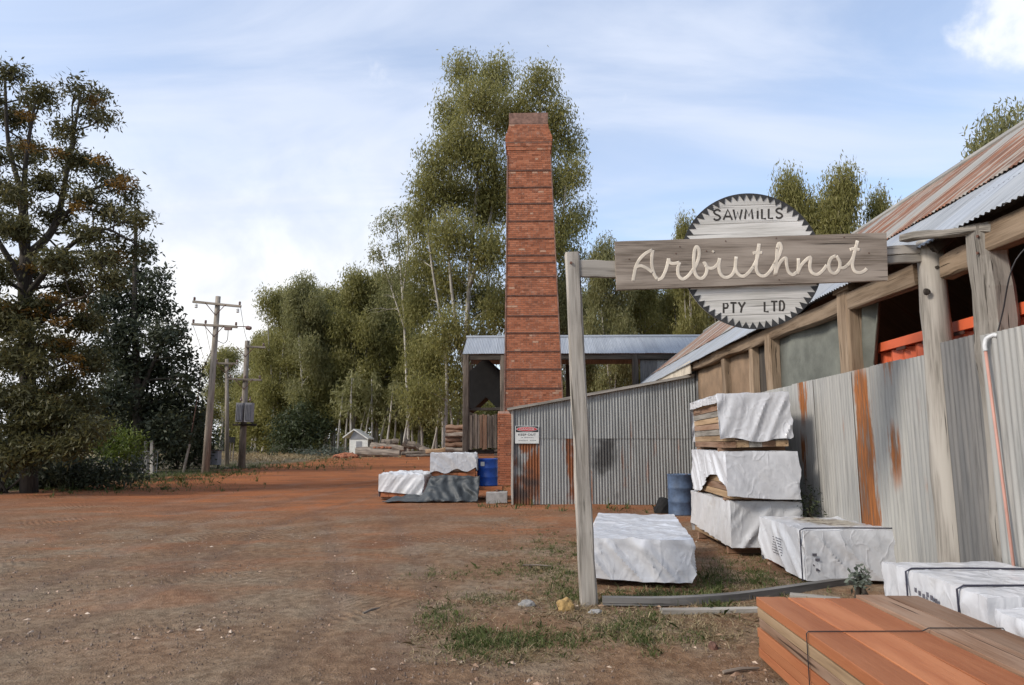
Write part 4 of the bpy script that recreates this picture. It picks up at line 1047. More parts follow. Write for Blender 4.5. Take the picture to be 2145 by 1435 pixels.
# ---------------------------------------------------------------- stack of fresh red sleepers
f0, f1 = gnd(1591, 1387), None
sx0, sy1 = f0.x, f0.y; sy0 = 3.30; sw_ = 1.20; nl, nbd = 6, 5; th = .43 / nl
slp = thing('red_timber_stack', 'stack of freshly sawn orange red sleepers in the right foreground', 'timber stack', (sx0 + sw_ / 2, (sy0 + sy1) / 2, 0))
for k in range(nl):
    x = sx0
    for i, bw in enumerate((.225, .275, .245, .215, .24)):
        z = .03 + th * (k + .5); top = k == nl - 1
        if top: mt = ['lumber', 'lumber', 'lumber', 'lumber_grey', 'lumber_grey'][i]
        elif k == nl - 2: mt = 'lumber_pale' if i < 2 else 'lumber'
        else: mt = ['lumber', 'lumber_grey', 'lumber', 'lumber', 'lumber'][(i + 2 * k) % 5]
        if i in (0, 4) or top or True:
            ex = RNG.uniform(-.035, .035); mb = MB()
            zt = z + (.018 if top and i >= 3 else 0)
            mb.beam((x + bw / 2, sy0 + RNG.uniform(-.02, .02), zt), (x + bw / 2 + RNG.uniform(-.003, .003), sy1 + ex, zt), bw - .010, th - .006, seg=3, jit=.002, cham=.05)
            mb.build('sleeper', M[mt], slp)
        x += bw
for y in (4.42, 3.42):
    mb = MB(); mb.tube([(sx0 - .006, y, .02), (sx0 - .006, y, .452), (sx0 + .006, y, .465), (sx0 + .70, y + .02, .467), (sx0 + .74, y + .02, .485), (sx0 + sw_ - .01, y + .03, .485), (sx0 + sw_ + .006, y + .03, .46), (sx0 + sw_ + .006, y + .03, .02)], .0035, 6); mb.build('wire_strap', M['cable'], slp)
for y in (3.6, 4.7):
    mb = MB(); mb.beam((sx0 + .02, y, .012), (sx0 + sw_ - .02, y, .012), .09, .03, seg=2); mb.build('bearer', M['lumber_grey'], slp)

# ---------------------------------------------------------------- planks lying on the ground
def plank(name, label, px, w, h, mat, z=.0, group='planks lying in the grass'):
    pts = [gnd(u, v) + Vector((0, 0, h / 2 + z)) for u, v in px]; pts = catmull(pts, 4); mb = MB()
    for a, b in zip(pts, pts[1:]): pass
    vs, fs, gs = [], [], []; L = 0; n = len(pts)
    for i, p in enumerate(pts):
        d = (pts[min(i + 1, n - 1)] - pts[max(i - 1, 0)]).normalized(); s = d.cross(Vector((0, 0, 1))).normalized()
        if i: L += (p - pts[i - 1]).length
        for (a, b) in ((-w / 2, -h / 2), (w / 2, -h / 2), (w / 2, h / 2), (-w / 2, h / 2)): vs.append(p + s * a + Vector((0, 0, b))); gs.append((a, b, L))
    for i in range(n - 1):
        for k in range(4): k2 = (k + 1) % 4; fs.append((4 * i + k, 4 * i + k2, 4 * i + 4 + k2, 4 * i + 4 + k))
    fs += [(3, 2, 1, 0), tuple(4 * n - 4 + k for k in range(4))]
    mb.add(vs, fs, gs); o = mb.build(name, M[mat], loc=pts[0]); tag(o, label, 'plank', group); return o
plank('bowed_plank', 'long dark grey bowed plank running from the slim post to the packs', [(1262, 1266), (1400, 1267), (1540, 1258), (1670, 1240), (1792, 1222)], .09, .075, 'edging')
plank('grey_plank', 'short pale grey plank lying just in front of the bowed one', [(1385, 1285), (1480, 1284), (1590, 1282)], .10, .04, 'post')
plank('grey_plank', 'weathered plank half hidden behind the far end of the red sleepers', [(1655, 1252), (1700, 1256), (1760, 1262)], .14, .04, 'post')

# ---------------------------------------------------------------- conduit on the shed post
q0, q1, qb = atX(2062, 722, 4.08), atX(2064, 712, 4.08), atX(2127, 1178, 4.08)
pipe = thing('conduit_pipe', 'thin faded orange conduit with white elbow climbing the fence', 'pipe', (qb.x, qb.y, 0))
mb = MB(); top_ = atX(2063, 724, 4.08); bot_ = Vector((4.08, qb.y, -.05)); mb.tube([bot_, top_], .013, 10); mb.build('conduit', M['pvc_pink'], pipe, smooth=True)
mb = MB(); mb.tube(catmull([top_ - (top_ - bot_).normalized() * .05, top_, top_ + Vector((.015, -.008, .06)), top_ + Vector((.05, -.055, .085)), top_ + Vector((.06, -.09, .075))], 5), .019, 10); mb.build('elbow', M['pvc_white'], pipe, smooth=True)
e_ = atX(2128, 545, 4.2); mb = MB(); mb.tube(catmull([top_ + Vector((.055, -.085, .07)), top_.lerp(e_, .4) + Vector((.05, 0, .0)), e_, e_ + Vector((.3, -.1, .3))], 6), .007, 6); mb.build('cable', M['cable'], pipe)

# ---------------------------------------------------------------- drums
def drum(label, base, r, h, mat, group='steel drums'):
    o = thing('steel_drum', label, 'drum', base, group); b = Vector(base); prof_ = []
    for t, k in ((0, .97), (.01, 1.03), (.03, 1.0), (.30, 1.0), (.325, 1.035), (.35, 1.0), (.64, 1.0), (.665, 1.035), (.69, 1.0), (.97, 1.0), (.985, 1.03), (1, 1.03), (1, .96), (.985, .95)): prof_.append((r * k, h * t))
    mb = MB(); n = 28; vs = [b + Vector((R_ * math.cos(2 * math.pi * i / n), R_ * math.sin(2 * math.pi * i / n), z)) for R_, z in prof_ for i in range(n)]; fs = []
    for j in range(len(prof_) - 1):
        for i in range(n): fs.append((j * n + i, j * n + (i + 1) % n, (j + 1) * n + (i + 1) % n, (j + 1) * n + i))
    fs.append(tuple(range(n - 1, -1, -1))); mb.add(vs, fs); mb.build('shell', M[mat], o, smooth=True)
    mb = MB(); mb.add([b + Vector((r * .955 * math.cos(2 * math.pi * i / n), r * .955 * math.sin(2 * math.pi * i / n), h * .985)) for i in range(n)], [tuple(range(n))]); mb.build('lid', M[mat], o)
    mb = MB(); mb.tube([b + Vector((r * .5, 0, h * .984)), b + Vector((r * .5, 0, h * 1.0))], .03, 10); mb.build('bung', M['iron'], o)
    return o
DY = 20.2; dcx = atY(1021, 990, DY).x; dz0, dz1 = atY(1021, 1017, DY).z, atY(1021, 961, DY).z
d1 = drum('bright blue steel drum standing by the chimney foot', (dcx, DY, dz0), .30, dz1 - dz0, 'drum')
mb = MB(); mb.box((dcx - .12, DY - .312, dz1 - .14), (.11, .012, .12)); mb.build('white_sticker', M['sign_white'], d1)
std = thing('drum_stand', 'low stand of rusty sleepers under the bright blue drum', 'stand', (dcx, DY, 0))
for i in range(4):
    mb = MB(); mb.beam((dcx - .5, DY - .36 + i * .24, dz0 - .055), (dcx + .45, DY - .36 + i * .24, dz0 - .055), .21, .10, seg=3); mb.build('top_plank', M['lumber'], std)
for sx in (-.4, .35):
    mb = MB(); mb.beam((dcx + sx, DY - .42, (dz0 - .11) / 2), (dcx + sx, DY + .42, (dz0 - .11) / 2), .18, dz0 - .115, seg=3); mb.build('bearer', M['slab'], std)
d2p = gnd(1428, 1078); drum('faded blue grey drum half hidden behind the leaning tower of packs', (d2p.x, d2p.y, 0), .29, .90, 'drum_old')
cb = gnd(1040, 1055)
blk_o = thing('concrete_block', 'grey concrete block on the dirt by the lean-to corner', 'block', (cb.x, cb.y + .2, 0))
mb = MB(); mb.beam((cb.x - .28, cb.y + .2, .15), (cb.x + .28, cb.y + .2, .15), .38, .30, seg=3, jit=.012, cham=.05); mb.build('block_body', M['concrete'], blk_o)
mb = MB(); mb.tube([(cb.x + .02, cb.y + .2, .29), (cb.x + .02, cb.y + .2, .36)], .05, 10); mb.build('socket', M['iron'], blk_o)
# scrap beside the lean-to wall
def rock(name, label, c, r, mat, cat, sq=(1, 1, .7), seed=1, group=None):
    bm = bmesh.new(); bmesh.ops.create_icosphere(bm, subdivisions=3, radius=1)
    for v in bm.verts:
        k = 1 + .35 * mn.noise(v.co * 1.3 + Vector((seed, 0, 0))) + .14 * mn.noise(v.co * 4 + Vector((0, seed, 0)))
        v.co = Vector((v.co.x * sq[0], v.co.y * sq[1], v.co.z * sq[2])) * r * k
    me = bpy.data.meshes.new(name); bm.to_mesh(me); bm.free(); me.materials.append(M[mat]); o = link(name, me, None, c); tag(o, label, cat, group); return o
p = gnd(1185, 1277); rock('sand_lump', 'small heap of yellow sand at the foot of the slim post', (p.x, p.y, .03), .085, 'sand', 'heap', (1, .8, .9), 3)
p = gnd(1103, 1268); rock('concrete_lump', 'broken grey lump of concrete in the grass', (p.x, p.y, .01), .05, 'concrete', 'rubble', (1.6, .8, .8), 8)
p = gnd(1247, 1283); rock('pale_stone', 'pale stone in front of the slim post', (p.x, p.y, .005), .05, 'concrete', 'stone', (1.3, .8, .5), 5)
p = gnd(1494, 1358); rock('clod', 'dark clod of earth on the bare dirt near the sleepers', (p.x, p.y, .01), .045, 'iron', 'clod', (.8, .8, .9), 6)
p = gnd(1395, 1075); rock('scrap_heap', 'dark heap of scrap beside the faded drum', (p.x, p.y, .12), .26, 'dark_inside', 'heap', (1.1, .7, .9), 9)
p = gnd(1090, 1168)
for (u0, v0, u1, v1, lab) in ((1095, 1186, 1155, 1188, 'thin dead stick on the grass left of the slim post'), (1515, 1412, 1590, 1403, 'thin dark stick beside the near end of the sleepers'), (760, 1288, 795, 1276, 'small brown offcut on the open gravel')):
    a, b = gnd(u0, v0), gnd(u1, v1); mb = MB(); mb.tube([a + Vector((0, 0, .012)), a.lerp(b, .5) + Vector((0, .01, .018)), b + Vector((0, 0, .012))], [.012, .013, .008], 6); tag(mb.build('stick', M['slab'], loc=a), lab, 'stick', 'sticks on the ground')

# ---------------------------------------------------------------- tarped packs by the drum
pc = atY(948, 975, 19.6); z0 = .62
pk2 = pack('upper white pack on the tarped heap beside the blue drum', (pc.x, 20.1), 1.32, 1.3, .66, 1.28, math.radians(4), 11, hems=(lambda t: .10 + .12 * t + .05 * math.sin(t * 14), .18, .1, .05), mat='wrap_old', amp=.035, bearer=.04, boards=5, topamp=.04, mats=('lumber',))
pc1 = atY(852, 1015, 20.2)
pack('lower white pack slumped at the left end of the tarped heap', (pc1.x + .05, 20.3), 1.35, 1.35, .08, .70, math.radians(-10), 12, hems=(lambda t: .16 - .10 * t, 0, 0, 0), mat='wrap_old', amp=.035, bearer=.08, boards=5, topamp=.05, bulge=.04, mats=('lumber',))
base_pack = thing('timber_pack', 'red timber pack hidden under the dark grey tarp', 'timber pack', (pc.x, 20.1, 0))
for k in range(5):
    for i in range(5):
        if 0 < i < 4 and 0 < k < 4: continue
        x = pc.x - .62 + i * .25 + .12; mb = MB(); mb.beam((x, 19.5, .06 + k * .11), (x, 20.7, .06 + k * .11), .24, .105, seg=2); mb.build('board', M['lumber'], base_pack)
# dark tarp draped over the base pack and trailing on the ground to the left
mb = MB(); vs, fs = [], []; nx_, ny_ = 64, 30
xa, xb = atY(800, 1050, 18.6).x, atY(1000, 1050, 18.6).x
for j in range(ny_ + 1):
    t = j / ny_
    for i in range(nx_ + 1):
        s = i / nx_; x = xa + (xb - xa) * s
        hi = .60 * max(0, min(1, (s - .36) / .12)); hi = hi * hi * (3 - 2 * hi / .6) / .6 if hi < .6 else .6
        if hi > .6: hi = .6
        lo = .16 * max(0, min(1, s / .1)) * (1 - s * .5)
        yb = 19.42 - .02 * (s < .4); y = yb - (.75 - .25 * s) * t ** 1.6
        z = (hi * (1 - t) ** .8 + lo * (1 - t) + .012)
        f = (1 - abs(mn.noise((x * 2.6 + z * 1.5, z * 3.0, 2))) * 2.2)
        y -= .13 * f * (.3 + .7 * t) + .06 * mn.noise((x * 7, z * 7, 5)); z += .08 * mn.noise((x * 3.5, y * 4, 3)) * (1 - t * .6) + .04 * max(0, f) * t
        vs.append((x, y, max(.012, z)))
for j in range(ny_):
    for i in range(nx_): fs.append((j * (nx_ + 1) + i, j * (nx_ + 1) + i + 1, (j + 1) * (nx_ + 1) + i + 1, (j + 1) * (nx_ + 1) + i))
mb.add(vs, fs); o = mb.build('grey_tarp', M['tarp'], loc=((xa + xb) / 2, 19, 0), smooth=True); o.modifiers.new('thick', 'SOLIDIFY').thickness = .01
tag(o, 'crumpled dark grey tarp trailing on the dirt below the white packs', 'tarp')
# ---------------------------------------------------------------- foliage
def fast_mesh(name, V, nper, tint, mat, o):
    """V: (N, nper, 3) polygons of nper corners"""
    N = len(V); me = bpy.data.meshes.new(name)
    me.vertices.add(N * nper); me.vertices.foreach_set('co', (V.reshape(-1, 3) - np.array(o)).astype(np.float32).ravel())
    me.loops.add(N * nper); me.loops.foreach_set('vertex_index', np.arange(N * nper, dtype=np.int32))
    me.polygons.add(N); me.polygons.foreach_set('loop_start', np.arange(0, N * nper, nper, dtype=np.int32))
    me.polygons.foreach_set('loop_total', np.full(N, nper, dtype=np.int32))
    me.update(calc_edges=True)
    at = me.attributes.new('tint', 'FLOAT', 'FACE'); at.data.foreach_set('value', np.clip(tint, 0, 1).astype(np.float32))
    me.materials.append(mat); return me
def unit(a): return a / np.maximum(1e-9, np.linalg.norm(a, axis=1, keepdims=True))
def leaves(blobs, rng, per_m3=3.0, n_leaf=26, size=(.34, .08), spread=.42, droop=.9, hang=.5, shell=.55, flat=1.0):
    """leaf quads for ellipsoid blobs (centre, rx, ry, rz): sprays of leaves hung through each blob"""
    P, T = [], []
    for (c, rx, ry, rz) in blobs:
        ns = max(6, int(per_m3 * (rx * ry * rz) ** .78 * 4.2))
        d = unit(rng.normal(size=(ns, 3))); r = (shell + (1 - shell) * rng.random(ns)) * rng.random(ns) ** .22
        q = d * r[:, None] * np.array([rx, ry, rz]) + np.array(c)
        st = rng.normal(.46, .17, ns) + .10 * d[:, 2]
        k = rng.poisson(n_leaf, ns) + 3
        idx = np.repeat(np.arange(ns), k); m = len(idx)
        off = np.clip(rng.normal(size=(m, 3)), -1.7, 1.7) * np.array([spread, spread, spread * flat])
        off[:, 2] -= np.abs(rng.normal(size=m)) * hang * spread
        P.append(q[idx] + off); T.append(st[idx] + rng.normal(0, .13, m))
    P = np.concatenate(P); T = np.concatenate(T); m = len(P)
    ax = rng.normal(size=(m, 3)) * .75; ax[:, 2] -= droop; ax = unit(ax)
    w = unit(np.cross(ax, rng.normal(size=(m, 3)))); s = rng.uniform(.65, 1.3, m)[:, None]
    L, W = size[0] * s, size[1] * s
    V = np.stack([P, P + ax * L * .45 + w * W * .5, P + ax * L, P + ax * L * .5 - w * W * .5], axis=1)
    return V, T
def limb(mb, a, b, r0, r1, rng, n=7, bow=.12, cap=True):
    a, b = Vector(a), Vector(b); L = (b - a).length
    o = Vector((rng.normal(), rng.normal(), rng.normal() * .3)) * L * bow * .5
    pts = [a.lerp(b, t) + o * math.sin(math.pi * t) + Vector((0, 0, L * .06 * math.sin(math.pi * t))) for t in np.linspace(0, 1, n)]
    mb.tube(pts, [r0 + (r1 - r0) * t ** .8 for t in np.linspace(0, 1, n)], 6 if r0 < .12 else 9, cap=cap); return pts
def tree_from_blobs(name, label, cat, base, blobs, stems, leafmat_, barkmat, seed, group=None, forks=3, r0=.35, **kw):
    """stems: polylines (world) of the main limbs; each blob hangs from the nearest limb point below it"""
    rng = np.random.default_rng(seed); t = thing(name, label, cat, base, group); mb = MB(); nodes = []
    for st in stems:
        pts = catmull(st[0], 5); n = len(pts); ra, rb_ = st[1], st[2]
        rr = [ra + (rb_ - ra) * (i / (n - 1)) ** .7 for i in range(n)]; mb.tube(pts, rr, 9)
        nodes += [(p, r) for p, r in zip(pts, rr)][2:]
    for (c, rx, ry, rz) in blobs:
        c = Vector(c); lowr = [q for q in nodes if q[0].z < c.z + rz * .2] or nodes
        p, r = min(lowr, key=lambda q: (q[0] - c).length + .5 * max(0, q[0].z - c.z + rz))
        pts = limb(mb, p, c, min(r * .6, .03 + .02 * (c - p).length), .018, rng)
        for k in range(forks):
            d = Vector(rng.normal(size=3)); d.z = abs(d.z) * .6; d.normalize(); limb(mb, pts[3 + k % 3], c + Vector((d.x * rx, d.y * ry, d.z * rz)) * .8, .022, .008, rng, 4)
    mb.build('trunk', M[barkmat], t, smooth=True)
    V, T = leaves(blobs, rng, **kw); link('crown', fast_mesh('crown', V, 4, T, M[leafmat_], base), t)
    return t
def pxblob(u, v, ru, rv, Y, dy=0.0, deep=.8):
    c = atY(u, v, Y + dy); k = (Y + dy) / F * 1.02; return (c, ru * k, max(ru, rv) * k * deep, rv * k)

RB = np.random.default_rng(11)
# the two great gums behind the chimney
GY = 64.0
def gum(label, px, basepx, stem_px, Y, seed, lm='leaf_gum', group='tall gum trees behind the chimney', r0=.40, **kw):
    b = atY(basepx, 930, Y); base = (b.x, Y, gz(b.x, Y)); rg = np.random.default_rng(seed)
    blobs = [pxblob(u, v, ru * 1.05, rv * 1.0, Y, rg.normal() * 2.2) for u, v, ru, rv in px]
    stems = []
    for k, st in enumerate(stem_px):
        pts = [atY(u, v, Y + rg.normal() * .6) for u, v in st]
        if k == 0 or st[0][1] > 900: pts[0] = Vector((pts[0].x, Y + rg.normal() * .5, gz(pts[0].x, Y) - .2))
        stems.append((pts, r0 if k == 0 else r0 * .55, .07))
    return tree_from_blobs('gum_tree', label, 'tree', base, blobs, stems, lm, 'gumbark', seed, group, forks=2, **kw)
gum('tallest gum tree with a dense weeping crown left of the chimney top', [(965, 142, 28, 40), (1040, 148, 40, 45), (1003, 200, 50, 45), (945, 225, 32, 42), (1050, 235, 38, 45), (958, 285, 48, 45), (1012, 320, 46, 50), (922, 325, 38, 40), (896, 385, 36, 44), (948, 395, 48, 46), (1015, 420, 46, 55), (885, 455, 36, 45), (945, 480, 50, 50), (1020, 520, 42, 55), (890, 545, 40, 50), (945, 580, 46, 50), (1015, 620, 40, 50), (880, 630, 42, 46), (940, 680, 46, 45), (1005, 710, 40, 45), (900, 735, 45, 42), (960, 780, 40, 40), (880, 820, 40, 36), (1040, 380, 36, 50), (1045, 640, 34, 48)],
    975, [[(978, 950), (975, 760), (985, 560), (1000, 380), (1010, 200)], [(977, 800), (950, 640), (935, 480), (925, 330)], [(984, 600), (1030, 440), (1040, 240)], [(930, 948), (935, 760), (905, 560), (890, 430)]], GY, 21, per_m3=5.2, n_leaf=36, size=(.38, .105), spread=.72, droop=1.2, hang=1.0)
gum('gum tree whose crown shows right of the chimney top', [(1130, 165, 36, 42), (1100, 215, 36, 40), (1160, 232, 34, 42), (1188, 290, 26, 40), (1130, 285, 44, 45), (1200, 350, 22, 38), (1165, 375, 36, 45), (1212, 440, 17, 34), (1185, 465, 28, 40), (1150, 500, 36, 50), (1200, 535, 24, 38), (1180, 610, 34, 50), (1200, 650, 26, 40), (1150, 660, 36, 45), (1110, 420, 40, 60), (1110, 580, 40, 60)],
    1140, [[(1140, 950), (1135, 740), (1140, 520), (1135, 320), (1130, 190)], [(1138, 640), (1175, 480), (1190, 330)], [(1139, 560), (1105, 400), (1100, 240)]], GY + 2, 22, 'leaf_gum', per_m3=5.0, n_leaf=36, size=(.38, .105), spread=.7, droop=1.2, hang=1.0)
gum('thin gum with open feathery crown on the left shoulder of the tallest gum', [(826, 452, 22, 22), (852, 440, 16, 20), (800, 470, 18, 20), (790, 520, 20, 20), (832, 510, 24, 24), (815, 570, 26, 26), (850, 560, 22, 30), (840, 630, 30, 30), (800, 620, 18, 20), (785, 655, 20, 18)],
    850, [[(858, 945), (852, 800), (845, 650), (835, 520), (828, 450)], [(848, 690), (815, 590), (792, 520)], [(843, 620), (855, 520), (853, 445)]], 69.0, 23, 'leaf_gum2', r0=.16, per_m3=3.4, n_leaf=26, size=(.42, .105), spread=.45, droop=.9, hang=.6)

# three generic gums, copied for the tree line
def proto(seed, H, R, lm, crown0=.30, nb=17):
    rg = np.random.default_rng(seed); blobs = []; stems = []
    for k in range(3):
        a = rg.uniform(0, 6.28); ln = rg.uniform(.25, .6) * R; top = H * rg.uniform(.82, .97)
        stems.append(([Vector((rg.normal() * .3, rg.normal() * .3, -.2)), Vector((math.cos(a) * ln * .2, math.sin(a) * ln * .2, H * .3)), Vector((math.cos(a) * ln * .7, math.sin(a) * ln * .7, H * .62)), Vector((math.cos(a) * ln, math.sin(a) * ln, top * .94))], H * .010, .045))
        blobs.append((Vector((math.cos(a) * ln, math.sin(a) * ln, top - H * .055)), R * .30, R * .30, H * .07))
    for k in range(nb):
        t = (k + rg.random()) / nb; z = H * (crown0 + (.93 - crown0) * t); prof_ = math.sin(math.pi * (.25 + .68 * t)); a = rg.uniform(0, 6.28); rr = R * prof_ * rg.uniform(.25, .85)
        blobs.append((Vector((math.cos(a) * rr, math.sin(a) * rr, z)), R * rg.uniform(.26, .42), R * rg.uniform(.26, .42), H * rg.uniform(.045, .075)))
    mb = MB(); nodes = []
    for st in stems:
        pts = catmull(st[0], 5); n = len(pts); rr = [st[1] + (st[2] - st[1]) * i / (n - 1) for i in range(n)]; mb.tube(pts, rr, 7); nodes += list(zip(pts, rr))[4:]
    for (c, rx, ry, rz) in blobs[3:]:
        p, r = min(nodes, key=lambda q: (q[0] - c).length + max(0, q[0].z - c.z + 1) * .6); pts = limb(mb, p, c, min(r * .6, .09), .02, rg)
        for j in range(2): d = Vector(rg.normal(size=3)); d.normalize(); limb(mb, pts[3], c + Vector((d.x * rx, d.y * ry, abs(d.z) * rz)) * .8, .028, .01, rg, 4)
    V, T = leaves(blobs, rg, per_m3=4.2, n_leaf=34, size=(.40, .115), spread=.62, droop=1.0, hang=.8)
    return mb.mesh('trunk', M['gumbark'], smooth=True), fast_mesh('crown', V, 4, T, M[lm], (0, 0, 0)), H, R
protos = [proto(31, 20, 4.6, 'leaf_gum'), proto(32, 20, 5.0, 'leaf_gum2'), proto(33, 20, 4.2, 'leaf_gum', .45), proto(34, 20, 5.4, 'leaf_gum', .24, 22)]
def gum_copy(label, u, vtop, wpx, Y, k, rz, group='gum trees along the back of the yard'):
    tm, cm, H, R = protos[k]; p = atY(u, vtop, Y); g = gz(p.x, Y); sz = (p.z - g) / H; sx = wpx * 1.12 / 2 * Y / F / (R * 1.06)
    o = thing('gum_tree', label, 'tree', (p.x, Y, g), group); o.rotation_euler = (0, 0, rz); o.scale = (sx, sx, sz)
    link('trunk', tm, o); link('crown', cm, o); return o
for a in [
 ('gum at the left end of the tree line above the dark bush', 592, 585, 110, 76, 0, .3), ('broad gum second from the left in the tree line', 652, 562, 130, 73, 1, 1.9), ('gum third from the left with two rounded tops', 752, 545, 140, 74, 0, 2.6),
 ('dense low gum in front of the tree line above the white hut', 690, 650, 190, 76, 3, .9), ('dense leafy gum left of the tallest gum', 800, 615, 170, 76, 3, 4.1), ('olive gum standing just behind the log heap', 885, 690, 150, 75, 3, 2.2),
 ('far gum seen between the two nearest power poles', 478, 716, 110, 98, 0, 5.0), ('slim far gum right of the transformer pole', 545, 690, 84, 92, 2, 3.3), ('bushy gum behind the transformer pole', 560, 745, 150, 84, 3, 1.2), ('bushy gum left of the white hut', 640, 740, 170, 76, 3, 5.5),
 ('dense gum low between the thin feathery gum and the tallest gum', 850, 720, 150, 78, 3, .4), ('olive gum crown just above the white hut', 745, 700, 150, 80, 3, 3.0), ('low olive gum behind the dark rounded bush', 600, 700, 150, 80, 3, 2.0), ('gum in the second row between the two leftmost tree tops', 622, 612, 150, 88, 3, 1.1), ('gum in the second row behind the white hut', 712, 590, 150, 90, 3, 4.6), ('gum in the second row right of the double topped gum', 795, 570, 150, 86, 3, .1), ('gum in the second row behind the feathery gum', 850, 560, 150, 90, 1, 2.2), ('pale gum behind the left half of the boiler shed roof', 1230, 600, 150, 84, 3, 3.7), ('pale gum behind the right half of the boiler shed roof', 1370, 610, 170, 84, 3, 5.1), ('bushy gum low between saw blade and shed roof', 1720, 400, 190, 52, 3, 1.7), ('gum filling the gap between chimney and slim sign post', 1190, 560, 120, 66, 1, 2.0), ('gum rising above the left end of the name board', 1275, 478, 120, 62, 1, .7), ('gum under the left half of the name board', 1345, 560, 130, 66, 0, 3.9), ('gum under the middle of the name board', 1420, 585, 130, 68, 2, 1.4),
 ('gum peeping out at the left rim of the saw blade', 1428, 440, 84, 58, 2, 2.9), ('gum showing under the saw blade above the roof', 1500, 540, 140, 64, 1, 4.4),
 ('gum just right of the saw blade', 1660, 335, 110, 50, 2, .2), ('tallest gum right of the saw blade', 1757, 318, 135, 48, 0, 3.6), ('gum next to the shed roof slope', 1838, 378, 90, 49, 2, 5.2), ('low gum touching the shed roof slope', 1888, 408, 84, 47, 1, 2.4)]:
    gum_copy(*a)
gum_copy('grey green tree showing above the ridge at the right edge', 2128, 196, 250, 30, 1, 1.0)

# far wood closing the view behind the trunks
rg = np.random.default_rng(5); blobs = []
for k in range(120):
    X = rg.uniform(-75, 60); Y = rg.uniform(100, 125); h = rg.uniform(3, 9); blobs.append(((X, Y, .45 + h * .62), rg.uniform(2.5, 4.5), 2.5, h * .6))
V, T = leaves(blobs, rg, per_m3=.5, n_leaf=26, size=(.9, .32), spread=.9, droop=.6)
o = link('forest', fast_mesh('forest', V, 4, T - .08, M['leaf_gum'], (0, 0, 0))); o['kind'] = 'stuff'; o['label'] = 'far olive green wood behind the yard'; o['category'] = 'forest'
# thin pale stems of regrowth in front of that wood
ordn = ['first', 'second', 'third', 'fourth', 'fifth', 'sixth', 'seventh', 'eighth', 'ninth', 'tenth', 'eleventh', 'twelfth', 'thirteenth', 'fourteenth', 'fifteenth', 'sixteenth', 'seventeenth', 'eighteenth']
for k in range(18):
    u = 700 + 265 * (k + rg.uniform(.2, .8)) / 18; Y = rg.uniform(66, 73); b = atY(u, 900, Y); h = rg.uniform(5, 9); le = rg.normal() * 1.0
    t = thing('sapling', 'thin pale gum sapling behind the logs, %s from the left of the row' % ordn[k], 'tree', (b.x, Y, .45), 'pale saplings behind the logs')
    mb = MB(); mb.tube(catmull([(b.x, Y, .3), (b.x + le * .3 + rg.normal() * .2, Y, .45 + h * .4), (b.x + le, Y, .45 + h)], 4), [.13, .12, .12, .11, .10, .09, .08, .06, .04], 6); mb.build('trunk', M['gumbark'], t, smooth=True)
    V, T = leaves([((b.x + le, Y, h), 1.1, 1.1, 1.3), ((b.x + le * .6, Y, h * .72), .9, .9, .8)], rg, per_m3=2.0, n_leaf=16, size=(.5, .13), spread=.4); link('crown', fast_mesh('crown', V, 4, T, M['leaf_gum2'], (b.x, Y, .45)), t)

# ---------------------------------------------------------------- shrubs
def shrub(label, px, Y, lm, seed, size=(.22, .07), per=6.0, group='shrubs along the yard edge', n_leaf=24, spread=.26, droop=.2, tint=0.0, name='shrub'):
    rg = np.random.default_rng(seed); blobs = [pxblob(u, v, ru, rv, Y, rg.normal() * .3, .9) for u, v, ru, rv in px]
    bx = float(np.mean([b[0].x for b in blobs])); base = (bx, Y, gz(bx, Y)); t = thing(name, label, 'shrub', base, group); mb = MB()
    for (c, rx, ry, rz) in blobs: limb(mb, (bx + rg.normal() * .25, Y + rg.normal() * .15, base[2] - .05), c, .05, .015, rg)
    mb.build('stem', M['bark'], t, smooth=True); V, T = leaves(blobs, rg, per_m3=per, n_leaf=n_leaf, size=size, spread=spread, droop=droop, shell=.35, hang=.2)
    link('foliage', fast_mesh('foliage', V, 4, T + tint, M[lm], base), t); return t
shrub('big rounded dark green bush beside the dry paddock', [(630, 880, 50, 45), (590, 900, 40, 40), (670, 900, 34, 38), (610, 925, 46, 28), (655, 930, 40, 22)], 70, 'leaf_bush', 41, (.42, .13), 2.0, spread=.45)
shrub('olive bush left of the big rounded bush', [(545, 880, 40, 45), (520, 905, 34, 36), (565, 925, 34, 26)], 76, 'leaf_gum', 42, (.45, .13), 2.0, spread=.45)
shrub('low grey green saltbush in front of the white hut', [(650, 952, 36, 10), (690, 946, 34, 11), (720, 948, 16, 9)], 62, 'leaf_grey', 43, (.22, .10), 4.0, spread=.3)
shrub('bright lime bush left of the gate posts', [(245, 915, 36, 30), (275, 930, 30, 30), (215, 935, 30, 26), (255, 955, 44, 24)], 29, 'leaf_lime', 44, (.16, .055), 18, spread=.22)
shrub('lime green bush under the orange flowered tree', [(110, 950, 36, 24), (150, 960, 34, 22), (85, 968, 26, 20)], 26, 'leaf_lime', 45, (.16, .055), 16, spread=.22, tint=-.12)
shrub('grey green wattle bush at the left edge of the picture', [(25, 830, 50, 45), (-30, 850, 50, 60), (60, 880, 46, 44), (15, 930, 70, 48), (70, 950, 44, 36), (-40, 960, 50, 50)], 22, 'leaf_dark', 46, (.20, .055), 18, spread=.22, tint=.25)
shrub('dark hedge along the left verge', [(30, 1000, 60, 26), (100, 1000, 50, 24), (160, 995, 50, 22), (215, 990, 46, 22), (270, 985, 34, 18), (140, 975, 60, 22), (60, 985, 60, 26)], 24.5, 'leaf_dark', 47, (.17, .06), 26, spread=.25)
shrub('dark bushes between the gate posts and the leaning power pole', [(345, 945, 36, 34), (390, 935, 34, 40), (420, 930, 22, 46), (360, 905, 40, 40), (405, 890, 30, 40)], 40, 'leaf_dark', 48, (.3, .10), 9, spread=.32)
